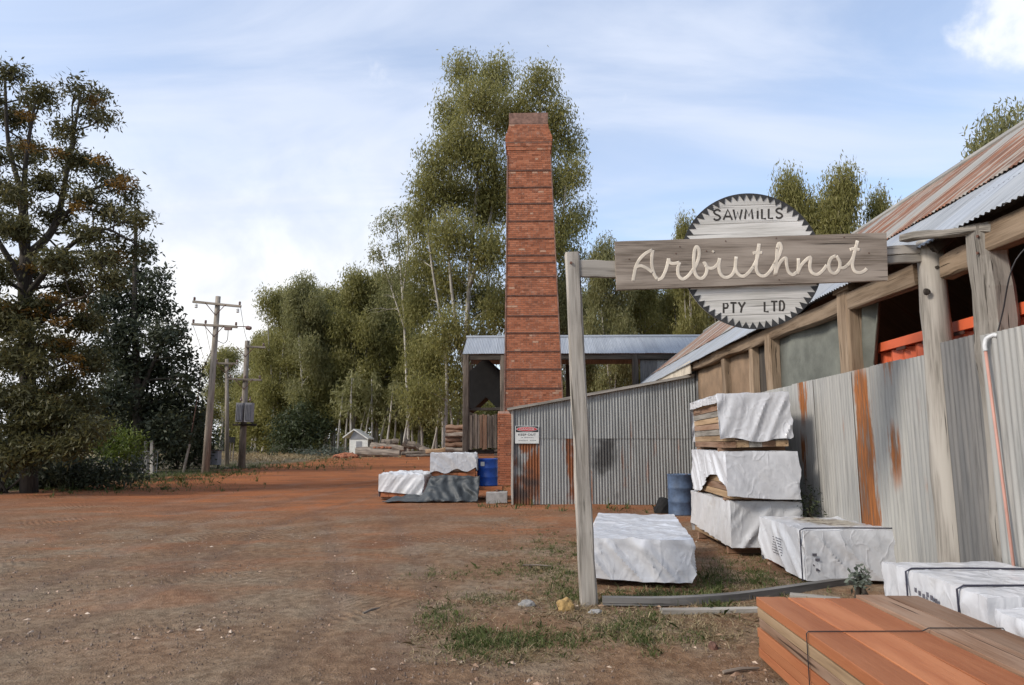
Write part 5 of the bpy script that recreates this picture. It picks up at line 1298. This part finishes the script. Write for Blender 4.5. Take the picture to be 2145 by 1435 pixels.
shrub('dark bushes at the foot of the leaning power pole', [(450, 930, 16, 24), (440, 900, 16, 30)], 46, 'leaf_bush', 49, (.3, .09), 4, spread=.3)
for (u, v0, v1, Y, lab) in ((570, 962, 945, 62, 'small round sapling on the dry paddock'), (517, 958, 938, 66, 'dark little sapling right of the transformer pole')):
    b = atY(u, v0, Y); c = atY(u, v1, Y); t = thing('sapling', lab, 'tree', (b.x, Y, gz(b.x, Y)), 'paddock saplings'); mb = MB(); mb.tube([(b.x, Y, gz(b.x, Y) - .1), (c.x, Y, c.z)], [.06, .04], 6); mb.build('trunk', M['bark'], t)
    V, T = leaves([(c, .55, .5, .45)], RB, per_m3=6, n_leaf=22, size=(.25, .08), spread=.22); link('crown', fast_mesh('crown', V, 4, T, M['leaf_bush'], (b.x, Y, gz(b.x, Y))), t)
shrub('weeds growing between the leaning tower and the fence', [(1700, 1035, 22, 34), (1690, 1065, 22, 26)], 10.3, 'leaf_bush', 51, (.07, .014), 60, spread=.09, n_leaf=20, name='weed', group='weeds by the packs', tint=-.05)
shrub('small leafy weed between the printed pack and the strapped pack', [(1802, 1205, 9, 16), (1800, 1222, 10, 12)], 7.2, 'leaf_grey', 52, (.06, .03), 160, spread=.04, n_leaf=14, name='weed', group='weeds by the packs')

# ---------------------------------------------------------------- silky oak with orange flowers, and the dark tree behind it
OY = 23.5
ob = gnd(62, 1032); OYb = ob.y
opx = [(18, 150, 46, 30), (85, 195, 44, 32), (30, 240, 52, 30), (-45, 190, 50, 40), (165, 178, 34, 22), (208, 195, 26, 16), (198, 238, 36, 20), (140, 262, 38, 24), (222, 238, 16, 10), (60, 310, 52, 26), (-30, 320, 55, 32), (150, 322, 48, 22), (205, 345, 42, 22), (248, 372, 34, 20), (272, 408, 24, 22), (288, 450, 13, 24), (100, 378, 54, 26), (20, 395, 50, 28), (180, 405, 50, 20), (232, 435, 36, 18), (120, 448, 54, 22), (40, 470, 54, 28), (-40, 450, 60, 40), (185, 480, 44, 18), (250, 500, 30, 16), (215, 530, 46, 20), (285, 520, 18, 30), (130, 540, 64, 28), (50, 560, 60, 34), (-40, 560, 60, 44), (160, 600, 60, 30), (225, 575, 40, 22), (90, 640, 64, 36), (0, 660, 66, 44), (170, 670, 50, 34), (120, 720, 60, 38), (40, 745, 66, 42), (185, 750, 44, 36), (130, 800, 56, 38), (60, 830, 60, 40), (180, 830, 44, 36), (130, 880, 60, 38), (60, 900, 60, 36), (190, 890, 40, 30), (-60, 700, 70, 60), (-60, 820, 70, 60)]
rg = np.random.default_rng(61); oblobs = [pxblob(u, v, ru * .95, rv, OYb, rg.normal() * 1.1, .8) for u, v, ru, rv in opx] + [pxblob(u + 8, v + 6, ru * .8, rv * .8, OYb, -1.2, .6) for u, v, ru, rv in opx[15:34:2]] + [pxblob(u - 12, v + 14, ru * .7, rv * .6, OYb, .9, .6) for u, v, ru, rv in opx[1:26:2]]
oblobs += [pxblob(u, v, 52, 34, OYb, -1.7, .5) for u, v in ((60, 690), (20, 740), (85, 760), (50, 820), (110, 850), (40, 880), (75, 930), (20, 950), (130, 930), (180, 900), (-10, 640))]
def OS(u, v, d=0.0): return atY(u, v, OYb + d)
stems = [([Vector((ob.x, OYb, -.2)), OS(58, 800), OS(52, 640), OS(55, 530)], .27, .2), ([OS(55, 545), OS(50, 430, .4), OS(18, 300, .3), OS(10, 160, .2)], .16, .04), ([OS(55, 545), OS(45, 480, -.3), OS(55, 330, -.4), OS(75, 205, -.3)], .17, .04), ([OS(55, 540), OS(115, 470, .3), OS(145, 330, .5), OS(170, 190, .4)], .18, .035), ([OS(112, 475, .3), OS(190, 400, .3), OS(260, 380, .4)], .09, .03), ([OS(55, 600), OS(5, 520, -.6), OS(-50, 420, -.8)], .15, .05), ([OS(57, 620), OS(130, 530, -.5), OS(210, 480, -.6), OS(275, 505, -.5)], .12, .03), ([OS(57, 700), OS(130, 640, -.9), OS(180, 620, -1.2)], .10, .03)]
oak = tree_from_blobs('silky_oak_tree', 'dark silky oak with orange blossom at the left edge', 'tree', (ob.x, OYb, 0), oblobs, stems, 'leaf_oak', 'bark', 62, None, forks=4, per_m3=24, n_leaf=30, size=(.19, .055), spread=.23, droop=.35, hang=.5, shell=.3, flat=.55)
fl = [];
for (u, v) in ((55, 240), (65, 305), (120, 315), (250, 385), (262, 372), (240, 530), (245, 545), (215, 330), (130, 715), (140, 745), (152, 770), (110, 620), (20, 640), (60, 650), (110, 860), (130, 905), (100, 830), (75, 560), (170, 640), (5, 745), (125, 670), (40, 420), (160, 430), (200, 210)):
    c = atY(u, v, OYb - 1.0 + rg.normal() * .4); fl.append((c, .30, .3, .10))
V, T = leaves(fl, rg, per_m3=30, n_leaf=16, size=(.16, .05), spread=.13, droop=.0, flat=.4); link('blossom', fast_mesh('blossom', V, 4, T, M['flower'], (ob.x, OYb, 0)), oak)

dk = gnd(292, 1000); DKY = 36.0
dpx = [(300, 525, 22, 26), (275, 575, 40, 30), (325, 590, 34, 30), (240, 620, 40, 34), (300, 640, 46, 36), (352, 650, 30, 28), (370, 700, 30, 30), (330, 705, 44, 38), (260, 700, 56, 46), (385, 750, 24, 28), (340, 770, 52, 44), (270, 780, 60, 50), (398, 800, 22, 30), (370, 830, 44, 42), (300, 850, 60, 50), (230, 830, 56, 50), (405, 860, 20, 36), (350, 900, 50, 42), (270, 910, 60, 44), (210, 740, 40, 50), (200, 650, 34, 40)]
rg = np.random.default_rng(71); db = [pxblob(u, v, ru, rv, DKY, rg.normal() * 1.2, .8) for u, v, ru, rv in dpx]
dx0 = atY(292, 930, DKY).x
stems = [([Vector((dx0, DKY, gz(dx0, DKY) - .2)), atY(288, 820, DKY), atY(282, 660, DKY), atY(284, 500, DKY), atY(283, 430, DKY)], .32, .05), ([atY(288, 840, DKY), atY(330, 740, DKY), atY(365, 680, DKY)], .16, .04), ([atY(288, 800, DKY), atY(250, 700, DKY), atY(235, 620, DKY)], .15, .04)]
tree_from_blobs('evergreen_tree', 'very dark broad evergreen between the silky oak and the power pole', 'tree', (dx0, DKY, gz(dx0, DKY)), db, stems, 'leaf_dark', 'bark', 72, None, forks=3, per_m3=9.5, n_leaf=26, size=(.27, .11), spread=.32, droop=.3, hang=.3, shell=.4)
# ---------------------------------------------------------------- power poles
def pole(label, bu, bv, tu, tv, r0, r1, arms, extra=None, lean=None):
    b = gnd(bu, bv); Y = b.y
    for _ in range(6): b = gnd(bu, bv, gz(b.x, b.y))
    Y = b.y; t_ = atY(tu, tv, Y); o = thing('power_pole', label, 'power pole', (b.x, Y, b.z), 'power poles on the left')
    mb = MB(); mb.tube([b - Vector((0, 0, .3)), b.lerp(t_, .5), t_], [r0, (r0 + r1) / 2, r1], 10); mb.build('shaft', M['pole'], o, smooth=True)
    for (u0, v0, u1, v1, ins) in arms:
        a, c = atY(u0, v0, Y - r1 - .06), atY(u1, v1, Y - r1 - .06); mb = MB(); mb.beam(a, c, .11, .13, seg=3, jit=.004); arm = mb.build('crossarm', M['pole'], o)
        m = a.lerp(c, .5); d = (c - a).normalized(); hit = b.lerp(t_, (m.z - b.z) / (t_.z - b.z))
        for s in (-1, 1):
            mb = MB(); mb.tube([hit + d * s * .55 + Vector((0, -r1 - .13, 0)), hit + Vector((0, -r1 - .05, -.6))], .022, 5); mb.build('brace', M['iron'], arm)
        for q in ins:
            p = a.lerp(c, q); mb = MB(); z = .07
            mb.tube([p + Vector((0, 0, z)), p + Vector((0, 0, z + .05)), p + Vector((0, 0, z + .09)), p + Vector((0, 0, z + .13)), p + Vector((0, 0, z + .18)), p + Vector((0, 0, z + .2))], [.025, .075, .045, .07, .05, .02], 8); mb.build('insulator', M['porcelain'], arm)
    return o, b, t_, Y
o1, b1, t1, Y1_ = pole('nearest leaning power pole with two crossarms beside the dark evergreen', 430, 992, 457, 621, .20, .13, [(404, 632, 505, 642, (.03, .97)), (402, 679, 497, 685, (.03, .3, .97))])
for (u, v) in ((411, 640), (498, 650)):
    p = atY(u, v, Y1_ - .2); mb = MB(); mb.tube([p + Vector((0, 0, .1)), p + Vector((0, 0, .02)), p, p - Vector((0, 0, .1)), p - Vector((0, 0, .14))], [.03, .09, .06, .09, .03], 8); mb.build('hanging_insulator', M['white_paint'], o1)
p = atY(478, 689, Y1_ - .25); mb = MB(); mb.box(p, (.36, .16, .13)); mb.build('switch_box', M['porcelain'], o1)
a = atY(497, 684, Y1_ - .2); c = atY(515, 684, Y1_ - .2); e = atY(521, 690, Y1_ - .2); mb = MB(); mb.tube([a, c], .025, 5); mb.build('lamp_arm', M['iron'], o1)
mb = MB(); mb.tube([c, c.lerp(e, .4), e + Vector((.1, 0, .05)), e + Vector((.12, 0, 0))], [.05, .12, .11, .05], 8); mb.build('lamp_head', M['porcelain'], o1)
mb = MB(); mb.tube(catmull([atY(478, 692, Y1_ - .25), atY(476, 712, Y1_ - .25), atY(468, 719, Y1_ - .2), atY(456, 714, Y1_ - .2)], 5), .018, 5); mb.build('drop_cable', M['cable'], o1)
gb = gnd(383, 993); mid = atY(397, 930, gb.y)
guy = thing('guy_wire', 'slanting guy wire with pale timber sleeve left of the leaning pole', 'guy wire', gb)
mb = MB(); mb.tube([gb - Vector((0, 0, .1)), mid], .07, 7); mb.build('sleeve', M['pole'], guy)
mb = MB(); mb.tube([mid, atY(424, 775, (gb.y + Y1_) / 2), b1.lerp(t1, .72)], .022, 5); mb.build('wire', M['iron'], guy)
o2, b2, t2, Y2_ = pole('darker power pole carrying a grey transformer', 506, 981, 518, 714, .22, .14, [(478, 794, 548, 796, (.06, .5, .94)), (515, 726, 556, 728, (.9,))])
p = atY(513, 864, Y2_ - .35)
for s in (-1, 1):
    q = p + Vector((s * .27, 0, 0)); mb = MB(); mb.box(q, (.40, .45, 1.15)); tb = mb.build('transformer_tank', M['grey_box'], o2)
    for k in range(4): mb = MB(); mb.box(q + Vector(((k - 1.5) * .09, -.25, 0)), (.03, .07, .95)); mb.build('cooling_fin', M['grey_box'], tb)
    mb = MB(); mb.tube([q + Vector((0, 0, .67)), q + Vector((0, 0, .74)), q + Vector((0, 0, .80)), q + Vector((0, 0, .95))], [.05, .08, .05, .03], 8); mb.build('bushing', M['porcelain'], o2)
mb = MB(); mb.beam(p + Vector((-.7, .1, -.74)), p + Vector((.7, .1, -.74)), .14, .12, seg=2); mb.build('platform_beam', M['darkwood'], o2)
for s in (-1, 1): mb = MB(); mb.tube([p + Vector((s * .6, .1, -.74)), p + Vector((0, .1, -.35))], .03, 5); mb.build('strut', M['darkwood'], o2)
o3, b3, t3, Y3_ = pole('thin pale pole with one crossarm between the two bigger poles', 476, 976, 475, 752, .15, .11, [(452, 761, 499, 762, (.05, .95))])
def wire(lab, a, b, sag, r=.012):
    m = a.lerp(b, .5) - Vector((0, 0, sag)); mb = MB(); mb.tube(catmull([a, m, b], 8), r, 4); tag(mb.build('overhead_wire', M['cable'], loc=a), lab, 'wire', 'overhead wires')
wire('thin wire sloping from the leaning pole top arm to the transformer pole', atY(504, 645, Y1_ - .2), t2 + Vector((.2, 0, -.3)), .4)
wire('wire looping between the lower crossarm and the transformer arm', atY(405, 683, Y1_ - .2), atY(482, 792, Y2_ - .2), 1.2)
wire('wire sagging from the leaning pole to the thin pale pole', atY(430, 684, Y1_ - .2), atY(456, 760, Y3_ - .2), .5)

# things at the foot of the poles
mbx = gnd(447, 985); cab = thing('meter_cabinet', 'pale grey meter cabinet on legs right of the leaning pole', 'cabinet', mbx)
Yc = mbx.y; a, c = atY(435, 944, Yc), atY(459, 974, Yc); m = (a + c) / 2
mb = MB(); mb.box(m, (c.x - a.x, .5, a.z - c.z)); mb.build('box', M['grey_box'], cab)
mb = MB(); mb.box((m.x, Yc - .03, a.z + .03), (c.x - a.x + .12, .66, .05)); mb.build('lid', M['slab'], cab)
mb = MB(); mb.box((m.x, Yc - .262, m.z), (c.x - a.x - .08, .02, a.z - c.z - .08)); mb.build('door', M['grey_box'], cab)
for s in (-1, 1): mb = MB(); mb.box((m.x + s * (c.x - a.x) * .4, Yc, c.z / 2), (.07, .07, c.z)); mb.build('leg', M['slab'], cab)
rp_ = gnd(435, 993); rp2 = thing('marker_post', 'short white marker post with blue and red reflectors by the leaning pole', 'marker post', rp_)
mb = MB(); mb.tube([rp_ - Vector((0, 0, .1)), rp_ + Vector((-.05, 0, .75))], .05, 8); mb.build('stake', M['white_paint'], rp2)
mb = MB(); mb.tube([rp_ + Vector((-.05, 0, .75)), rp_ + Vector((-.052, 0, .87))], .058, 8); mb.build('blue_band', M['reflect'], rp2)
mb = MB(); mb.tube([rp_ + Vector((-.052, 0, .87)), rp_ + Vector((-.055, 0, .97))], .058, 8); mb.build('red_band', M['red_reflect'], rp2)
fx0, fx1 = gnd(392, 986), gnd(432, 984); Yf = fx0.y + 2.5
fen = thing('dark_board_fence', 'low dark board fence behind the guy wire', 'fence', (fx0.x, Yf, 0)); nbb = 9; xa_, xb_ = atY(392, 960, Yf).x, atY(434, 960, Yf).x; zt_ = atY(410, 948, Yf).z
for i in range(nbb):
    x = xa_ + (xb_ - xa_) * (i + .5) / nbb; mb = MB(); mb.box((x, Yf, zt_ / 2 + RNG.uniform(-.03, .03)), ((xb_ - xa_) / nbb * .9, .03, zt_)); mb.build('board', M['darkwood'], fen)
mb = MB(); mb.box(((xa_ + xb_) / 2, Yf + .05, zt_ * .7), (xb_ - xa_, .05, .08)); mb.build('fence_rail', M['darkwood'], fen)
for (u0, vb, vt, lab) in ((307, 993, 926, 'left one of the two white gate posts by the lime bush'), (319, 994, 925, 'right one of the two white gate posts by the lime bush')):
    b = gnd(u0, vb); t_ = atY(u0, vt, b.y); mb = MB(); mb.beam(b - Vector((0, 0, .1)), t_, .17, .15, up=(0, 1, 0), seg=4, jit=.008); g_ = thing('gate_post', lab, 'post', b, 'white gate posts'); mb.build('shaft', M['post'], g_)
    mb = MB(); mb.box(t_ + Vector((0, 0, .02)), (.21, .2, .04)); mb.build('cap', M['post'], g_)
b = gnd(324, 994); gate = thing('wire_gate', 'low wire mesh gate left of the white gate posts', 'gate', b)
xg0, xg1 = gnd(268, 994).x, b.x; zg = 1.15; Yg = b.y + .15
mb = MB(); mb.tube([(xg0, Yg, .1), (xg1, Yg, .1), (xg1, Yg, zg), (xg0, Yg, zg), (xg0, Yg, .1)], .025, 6); mb.build('gate_frame', M['grey_box'], gate)
for i in range(1, 12): mb = MB(); x = xg0 + (xg1 - xg0) * i / 12; mb.tube([(x, Yg, .1), (x, Yg, zg)], .008, 4); mb.build('wire', M['grey_box'], gate)
for i in range(1, 5): mb = MB(); z = .1 + (zg - .1) * i / 5; mb.tube([(xg0, Yg, z), (xg1, Yg, z)], .008, 4); mb.build('wire', M['grey_box'], gate)
for u, lab in ((481, 'left one of a pair of small dark signs on stakes behind the thin pole'), (487, 'right one of a pair of small dark signs on stakes behind the thin pole')):
    b = gnd(u, 973); b.z = gz(b.x, b.y); s_ = thing('stake_sign', lab, 'sign', b, 'small dark signs'); mb = MB(); mb.tube([b, b + Vector((0, 0, 1.5))], .05, 6); mb.build('stake', M['slab'], s_)
    mb = MB(); mb.box(b + Vector((0, -.07, 1.6)), (.26, .04, .42)); mb.build('plate', M['dark_inside'], s_)

# ---------------------------------------------------------------- logs, rubble and hut at the back of the yard
def log(label, u0, v0, u1, v1, Y, r, r2=None, bend=.15, group='old logs at the back of the yard', mat='log'):
    a, c = atY(u0, v0, Y), atY(u1, v1, Y + RNG.uniform(-.6, .6)); g = gz(a.x, Y)
    a.z = max(a.z, g + r * .8); c.z = max(c.z, g + (r2 or r) * .8)
    pts = [a.lerp(c, t) + Vector((0, bend * mn.noise((t * 3, u0, 1)), bend * mn.noise((t * 3, u0, 7)))) for t in np.linspace(0, 1, 9)]
    mb = MB(); mb.tube(pts, [(r + ((r2 or r) - r) * t) * (1 + .15 * mn.noise((t * 6, u0 * .1, 3))) for t in np.linspace(0, 1, 9)], 11, jit=.16)
    o = mb.build('log', M[mat], loc=(a + c) / 2, smooth=False); tag(o, label, 'log', group); return o
LGY = 61
log('huge hollow grey log lying along the front of the log heap', 746, 957, 838, 957, LGY, .48, .36); log('grey log lying on the heap behind the hollow log', 778, 936, 848, 940, LGY + 3, .42, .30); log('pale twisted log sloping down the right of the heap', 846, 926, 900, 945, LGY + 2.5, .40, .22)
log('thin branch log at the right end of the heap', 842, 950, 900, 948, LGY + .5, .17, .12); log('thin dark log beneath the twisted one', 850, 956, 915, 953, LGY, .14, .10); log('mid grey log at the back of the heap', 800, 928, 835, 926, LGY + 5, .36, .3)
log('short log leaning on the right end of the heap', 880, 942, 925, 950, LGY + 1.5, .22, .16)
k = 0
for row, (v, n) in enumerate(((942, 3), (932, 3), (922, 3), (912, 2), (903, 2), (895, 1))):
    for j in range(n):
        wh = ['front', 'middle', 'rear'][j]; y = 57 + j * .55 + RNG.uniform(0, .2); k += 1
        names = ['bottom', 'second', 'third', 'fourth', 'fifth', 'top']
        log('%s brown log in the %s layer of the stacked pile beside the boiler shed' % (wh, names[row]), 932 + RNG.uniform(0, 5), v + RNG.uniform(-1, 1), 985 + RNG.uniform(-4, 4), v + RNG.uniform(-2, 2), y, .21, .19, .10, 'stacked logs beside the boiler shed', 'lumber_grey' if (row + j) % 3 else 'log')
a, c = atY(892, 946, LGY - 2), atY(944, 941, LGY - 2); mb = MB(); mb.beam(a, c, .5, .36, seg=5, jit=.03); tag(mb.build('sawn_slab', M['lumber_pale'], loc=a), 'pale freshly sawn slab on the ground in front of the stacked logs', 'slab')
p = atY(726, 955, LGY - 2); rock('clay_heap', 'heap of red clay and rubble at the left end of the log heap', (p.x, LGY - 2, gz(p.x, LGY) + .05), .85, 'redsoil', 'heap', (1.3, .9, .45), 14)
on_ = ['first', 'second', 'third', 'fourth', 'fifth', 'sixth', 'seventh', 'eighth']
for i in range(7):
    u = 704 + i * 6 + RNG.uniform(-1.5, 1.5); v = RNG.uniform(950, 962); p = atY(u, v, LGY - 3); rock('clay_lump', 'lump of red clay at the edge of the clay heap, %s from the left' % on_[i], (p.x, LGY - 3 + RNG.uniform(-1, .5), gz(p.x, LGY) + .08), RNG.uniform(.16, .28), 'redsoil', 'clod', (1, 1, .7), 20 + i, 'lumps of red clay')
for i in range(5):
    u = 790 + i * 8 + RNG.uniform(-2, 2); p = atY(u, 941, LGY + 1.2); rock('clay_lump', 'lump of red clay resting on the hollow log, %s from the left' % on_[i], (p.x, LGY + .3, gz(p.x, LGY) + .80), RNG.uniform(.12, .2), 'redsoil', 'clod', (1.2, 1, .8), 40 + i, 'clay lumps on the log')
HY = 66; hut = thing('white_hut', 'small white gabled hut behind the hollow log', 'hut', (atY(750, 940, HY).x, HY, gz(0, HY)))
def Hh(u, v, dy=0): return atY(u, v, HY + dy)
w0, w1 = Hh(732, 942), Hh(770, 942); e0, apex = Hh(719, 918), Hh(742, 901); g0 = gz(0, HY) - .05
mb = MB(); mb.prism([(w0.x, HY, g0), (w1.x, HY, g0), (w1.x, HY, Hh(770, 921).z), (w0.x, HY, Hh(732, 921).z)], (0, .08, 0)); mb.build('front_wall', M['white_paint'], hut)
mb = MB(); mb.prism([(w0.x, HY + .02, Hh(732, 920).z), (w1.x, HY + .02, Hh(770, 920).z), (apex.x, HY + .02, apex.z)], (0, .06, 0)); mb.build('gable', M['grey_box'], hut)
for (pa_, pb_) in ((e0, apex), (apex, Hh(772, 921))):
    mb = MB(); mb.prism([(pa_.x, HY - .2, pa_.z), (pb_.x, HY - .2, pb_.z), (pb_.x, HY - .2, pb_.z + .12), (pa_.x, HY - .2, pa_.z + .12)], (0, 2.6, 0)); mb.build('roof_slope', M['white_paint'], hut)
for x in (e0.x + .12, w1.x - .05): mb = MB(); mb.box((x, HY + 2.2, (e0.z + g0) / 2), (.1, .1, e0.z - g0)); mb.build('post', M['slab'], hut)
mb = MB(); mb.box((e0.x + .12, HY + .05, (e0.z + g0) / 2), (.1, .1, e0.z - g0)); mb.build('post', M['slab'], hut)
mb = MB(); mb.box(((w0.x + w1.x) / 2, HY + 2.3, (g0 + e0.z) / 2), (w1.x - w0.x, .06, e0.z - g0)); mb.build('rear_wall', M['grey_box'], hut)
mb = MB(); mb.box((Hh(752, 931).x, HY - .01, Hh(752, 931).z), (.55, .03, .6)); mb.build('window', M['grey_box'], hut)

# ---------------------------------------------------------------- grass, straw, gravel and wood chips (too many to count)
rg = np.random.default_rng(91)
def blades(patches, n, h, wd, mat, name, lab, lean=.5, flatk=1.0, tint=0.0):
    W = np.array([p[4] * p[2] * p[3] for p in patches], float); W /= W.sum(); idx = rg.choice(len(patches), n, p=W); P = np.zeros((n, 3)); hs = np.zeros(n)
    for i, k in enumerate(idx):
        u, v, ru, rv, _ = patches[k][:5]; a = rg.normal(size=2) * .5; q = gnd(u + ru * a[0] * 1.5, min(1432, max(955, v + rv * a[1] * 1.5))); P[i] = (q.x, q.y, gz(q.x, q.y) - .004); hs[i] = patches[k][5] if len(patches[k]) > 5 else 1
    # tufts: pull blades towards tuft centres
    tc_ = P[rg.choice(n, max(8, n // 16))]; j = rg.integers(0, len(tc_), n); near = rg.random(n) < .6
    dmin = tc_[j]; P[near] = dmin[near] + rg.normal(size=(near.sum(), 3)) * np.array([.035, .035, 0]); hs2 = h * hs * rg.uniform(.45, 1.15, n)
    d = rg.normal(size=(n, 3)) * lean; d[:, 2] = np.abs(rg.normal(1, .25, n)) * flatk; d = unit(d); s = unit(np.cross(d, rg.normal(size=(n, 3)))); s[:, 2] *= .2
    bend = rg.normal(size=(n, 3)) * .25; bend[:, 2] = -.15
    tip = P + d * hs2[:, None] + bend * hs2[:, None]; mid_ = P + d * hs2[:, None] * .55
    V = np.stack([P - s * wd * .5, P + s * wd * .5, mid_ + s * wd * .35, tip, mid_ - s * wd * .35], axis=1)
    T = rg.normal(.5, .2, n) + tint; o = link(name, fast_mesh(name, V, 5, T, mat, (0, 0, 0))); o['kind'] = 'stuff'; o['label'] = lab; o['category'] = name.replace('_', ' ')
    return o
gp = [(1160, 1150, 50, 22, 1.0, .7), (1130, 1195, 70, 14, .7, .6), (1000, 1203, 90, 8, .8, .6), (1180, 1225, 45, 25, .9), (1190, 1240, 30, 16, 1.0, 1.1), (930, 1300, 34, 24, 1.0), (1010, 1255, 60, 8, .6, .7), (1000, 1345, 50, 20, 1.5, 1.1), (1090, 1345, 90, 16, 1.5), (1170, 1340, 50, 16, 1.2), (1290, 1325, 40, 14, 1.0), (1350, 1310, 40, 22, 1.2, 1.1), (1350, 1345, 22, 14, 1.1), (1310, 1252, 80, 8, 1.0, 1.0), (1400, 1245, 60, 10, 1.3, 1.1), (1495, 1225, 34, 34, 1.2, 2.0), (1500, 1270, 24, 16, 1.0, 1.3), (1590, 1200, 26, 30, 1.0, 1.5), (1610, 1225, 60, 14, .7), (1545, 1210, 60, 40, .3), (1690, 1215, 30, 10, 1.0), (1450, 1335, 40, 12, .4), (1365, 1365, 14, 8, .8)]
blades(gp, 15000, .060, .0075, M['grass'], 'green_grass', 'tufts of short green grass round the sign post and packs')
blades([(160, 1020, 200, 10, .5, 1.5), (300, 1003, 120, 7, 1, 1.6), (420, 994, 90, 5, 1.2, 2.5), (560, 982, 140, 4, 1.3, 3.5), (680, 972, 60, 4, 1.0, 3.0), (1045, 1030, 14, 12, .3, 1.2), (1100, 1064, 60, 6, .12, .6), (1300, 1070, 90, 5, .12, .6)], 10000, .10, .018, M['grass'], 'verge_grass', 'strip of grass and weeds along the edge of the red track', tint=-.1)
dp = [(1130, 1210, 80, 30, .5), (1200, 1285, 60, 18, .9), (1150, 1245, 60, 15, .8), (1300, 1300, 60, 18, 1.0), (1450, 1310, 100, 22, 1.1), (1520, 1320, 60, 22, 1.0), (1350, 1330, 80, 25, .7), (1010, 1262, 70, 12, .7), (1120, 1370, 90, 12, .7), (960, 1310, 40, 18, .5), (1560, 1270, 50, 12, .8), (1560, 1190, 90, 40, .5), (1150, 1075, 80, 8, .4), (900, 1066, 90, 6, .3), (1720, 1250, 60, 12, .6)]
blades(dp + [(u, v, ru * 1.5, rv * 1.5, w_ * .5) for (u, v, ru, rv, w_, *_) in gp], 42000, .085, .0065, M['straw'], 'dry_grass', 'mat of dry straw coloured grass around the sign', lean=1.6, flatk=.45)
blades([(560, 966, 160, 4, 1, 1), (620, 962, 120, 3, 1, 1), (500, 968, 60, 4, 1, 1)], 5000, .32, .06, M['straw'], 'paddock_grass', 'dry yellow paddock grass beyond the red track', lean=.6)
def pebbles(n, name, lab, mat, s0, s1, flat, ymax, tint=0.0, elong=1.0, zone=None):
    y = 2.3 + (ymax - 2.3) * rg.random(n) ** 1.7; x = (rg.random(n) - .5) * 2 * (y * .82 + .4)
    if zone is not None: m = np.array([zone(a, b) for a, b in zip(x, y)]); x, y = x[m], y[m]; n = len(x)
    s = s0 + (s1 - s0) * rg.random(n) ** 3; an = rg.uniform(0, 6.28, n)
    ring = np.stack([np.cos(an[:, None] + np.arange(5) * 1.2566), np.sin(an[:, None] + np.arange(5) * 1.2566)], axis=2) * rg.uniform(.7, 1.2, (n, 5, 1))
    ring[:, :, 0] *= elong; ca, sa_ = np.cos(an * 3), np.sin(an * 3)
    rx = ring[:, :, 0] * ca[:, None] - ring[:, :, 1] * sa_[:, None]; ry = ring[:, :, 0] * sa_[:, None] + ring[:, :, 1] * ca[:, None]
    base = np.stack([x, y, np.full(n, .002)], axis=1); tri = []
    top = base + np.stack([s * .1, s * .1, s * flat], axis=1)
    rim = np.stack([x[:, None] + rx * s[:, None], y[:, None] + ry * s[:, None], np.full((n, 5), -.006) + 0 * rx], axis=2)
    for k in range(5): tri.append(np.stack([rim[:, k], rim[:, (k + 1) % 5], top], axis=1))
    V = np.stack(tri, axis=1).reshape(-1, 3, 3); T = np.repeat(rg.beta(1.6, 2.4, n) + tint, 5)
    o = link(name, fast_mesh(name, V, 3, T, mat, (0, 0, 0))); o['kind'] = 'stuff'; o['label'] = lab; o['category'] = name
pebbles(40000, 'gravel', 'fine gravel scattered over the dirt yard', M['pebble'], .003, .014, .8, 16)
pebbles(2600, 'wood_chips', 'pale wood chips and bark scattered over the dirt', M['chip'], .006, .02, .5, 13, .1, 2.2)
pebbles(1400, 'leaf_litter', 'leaf litter and bark in the grass round the packs', M['chip'], .008, .026, .5, 10, -.05, 2.6, zone=lambda a, b: a > -.6 and 4.2 < b < 10)
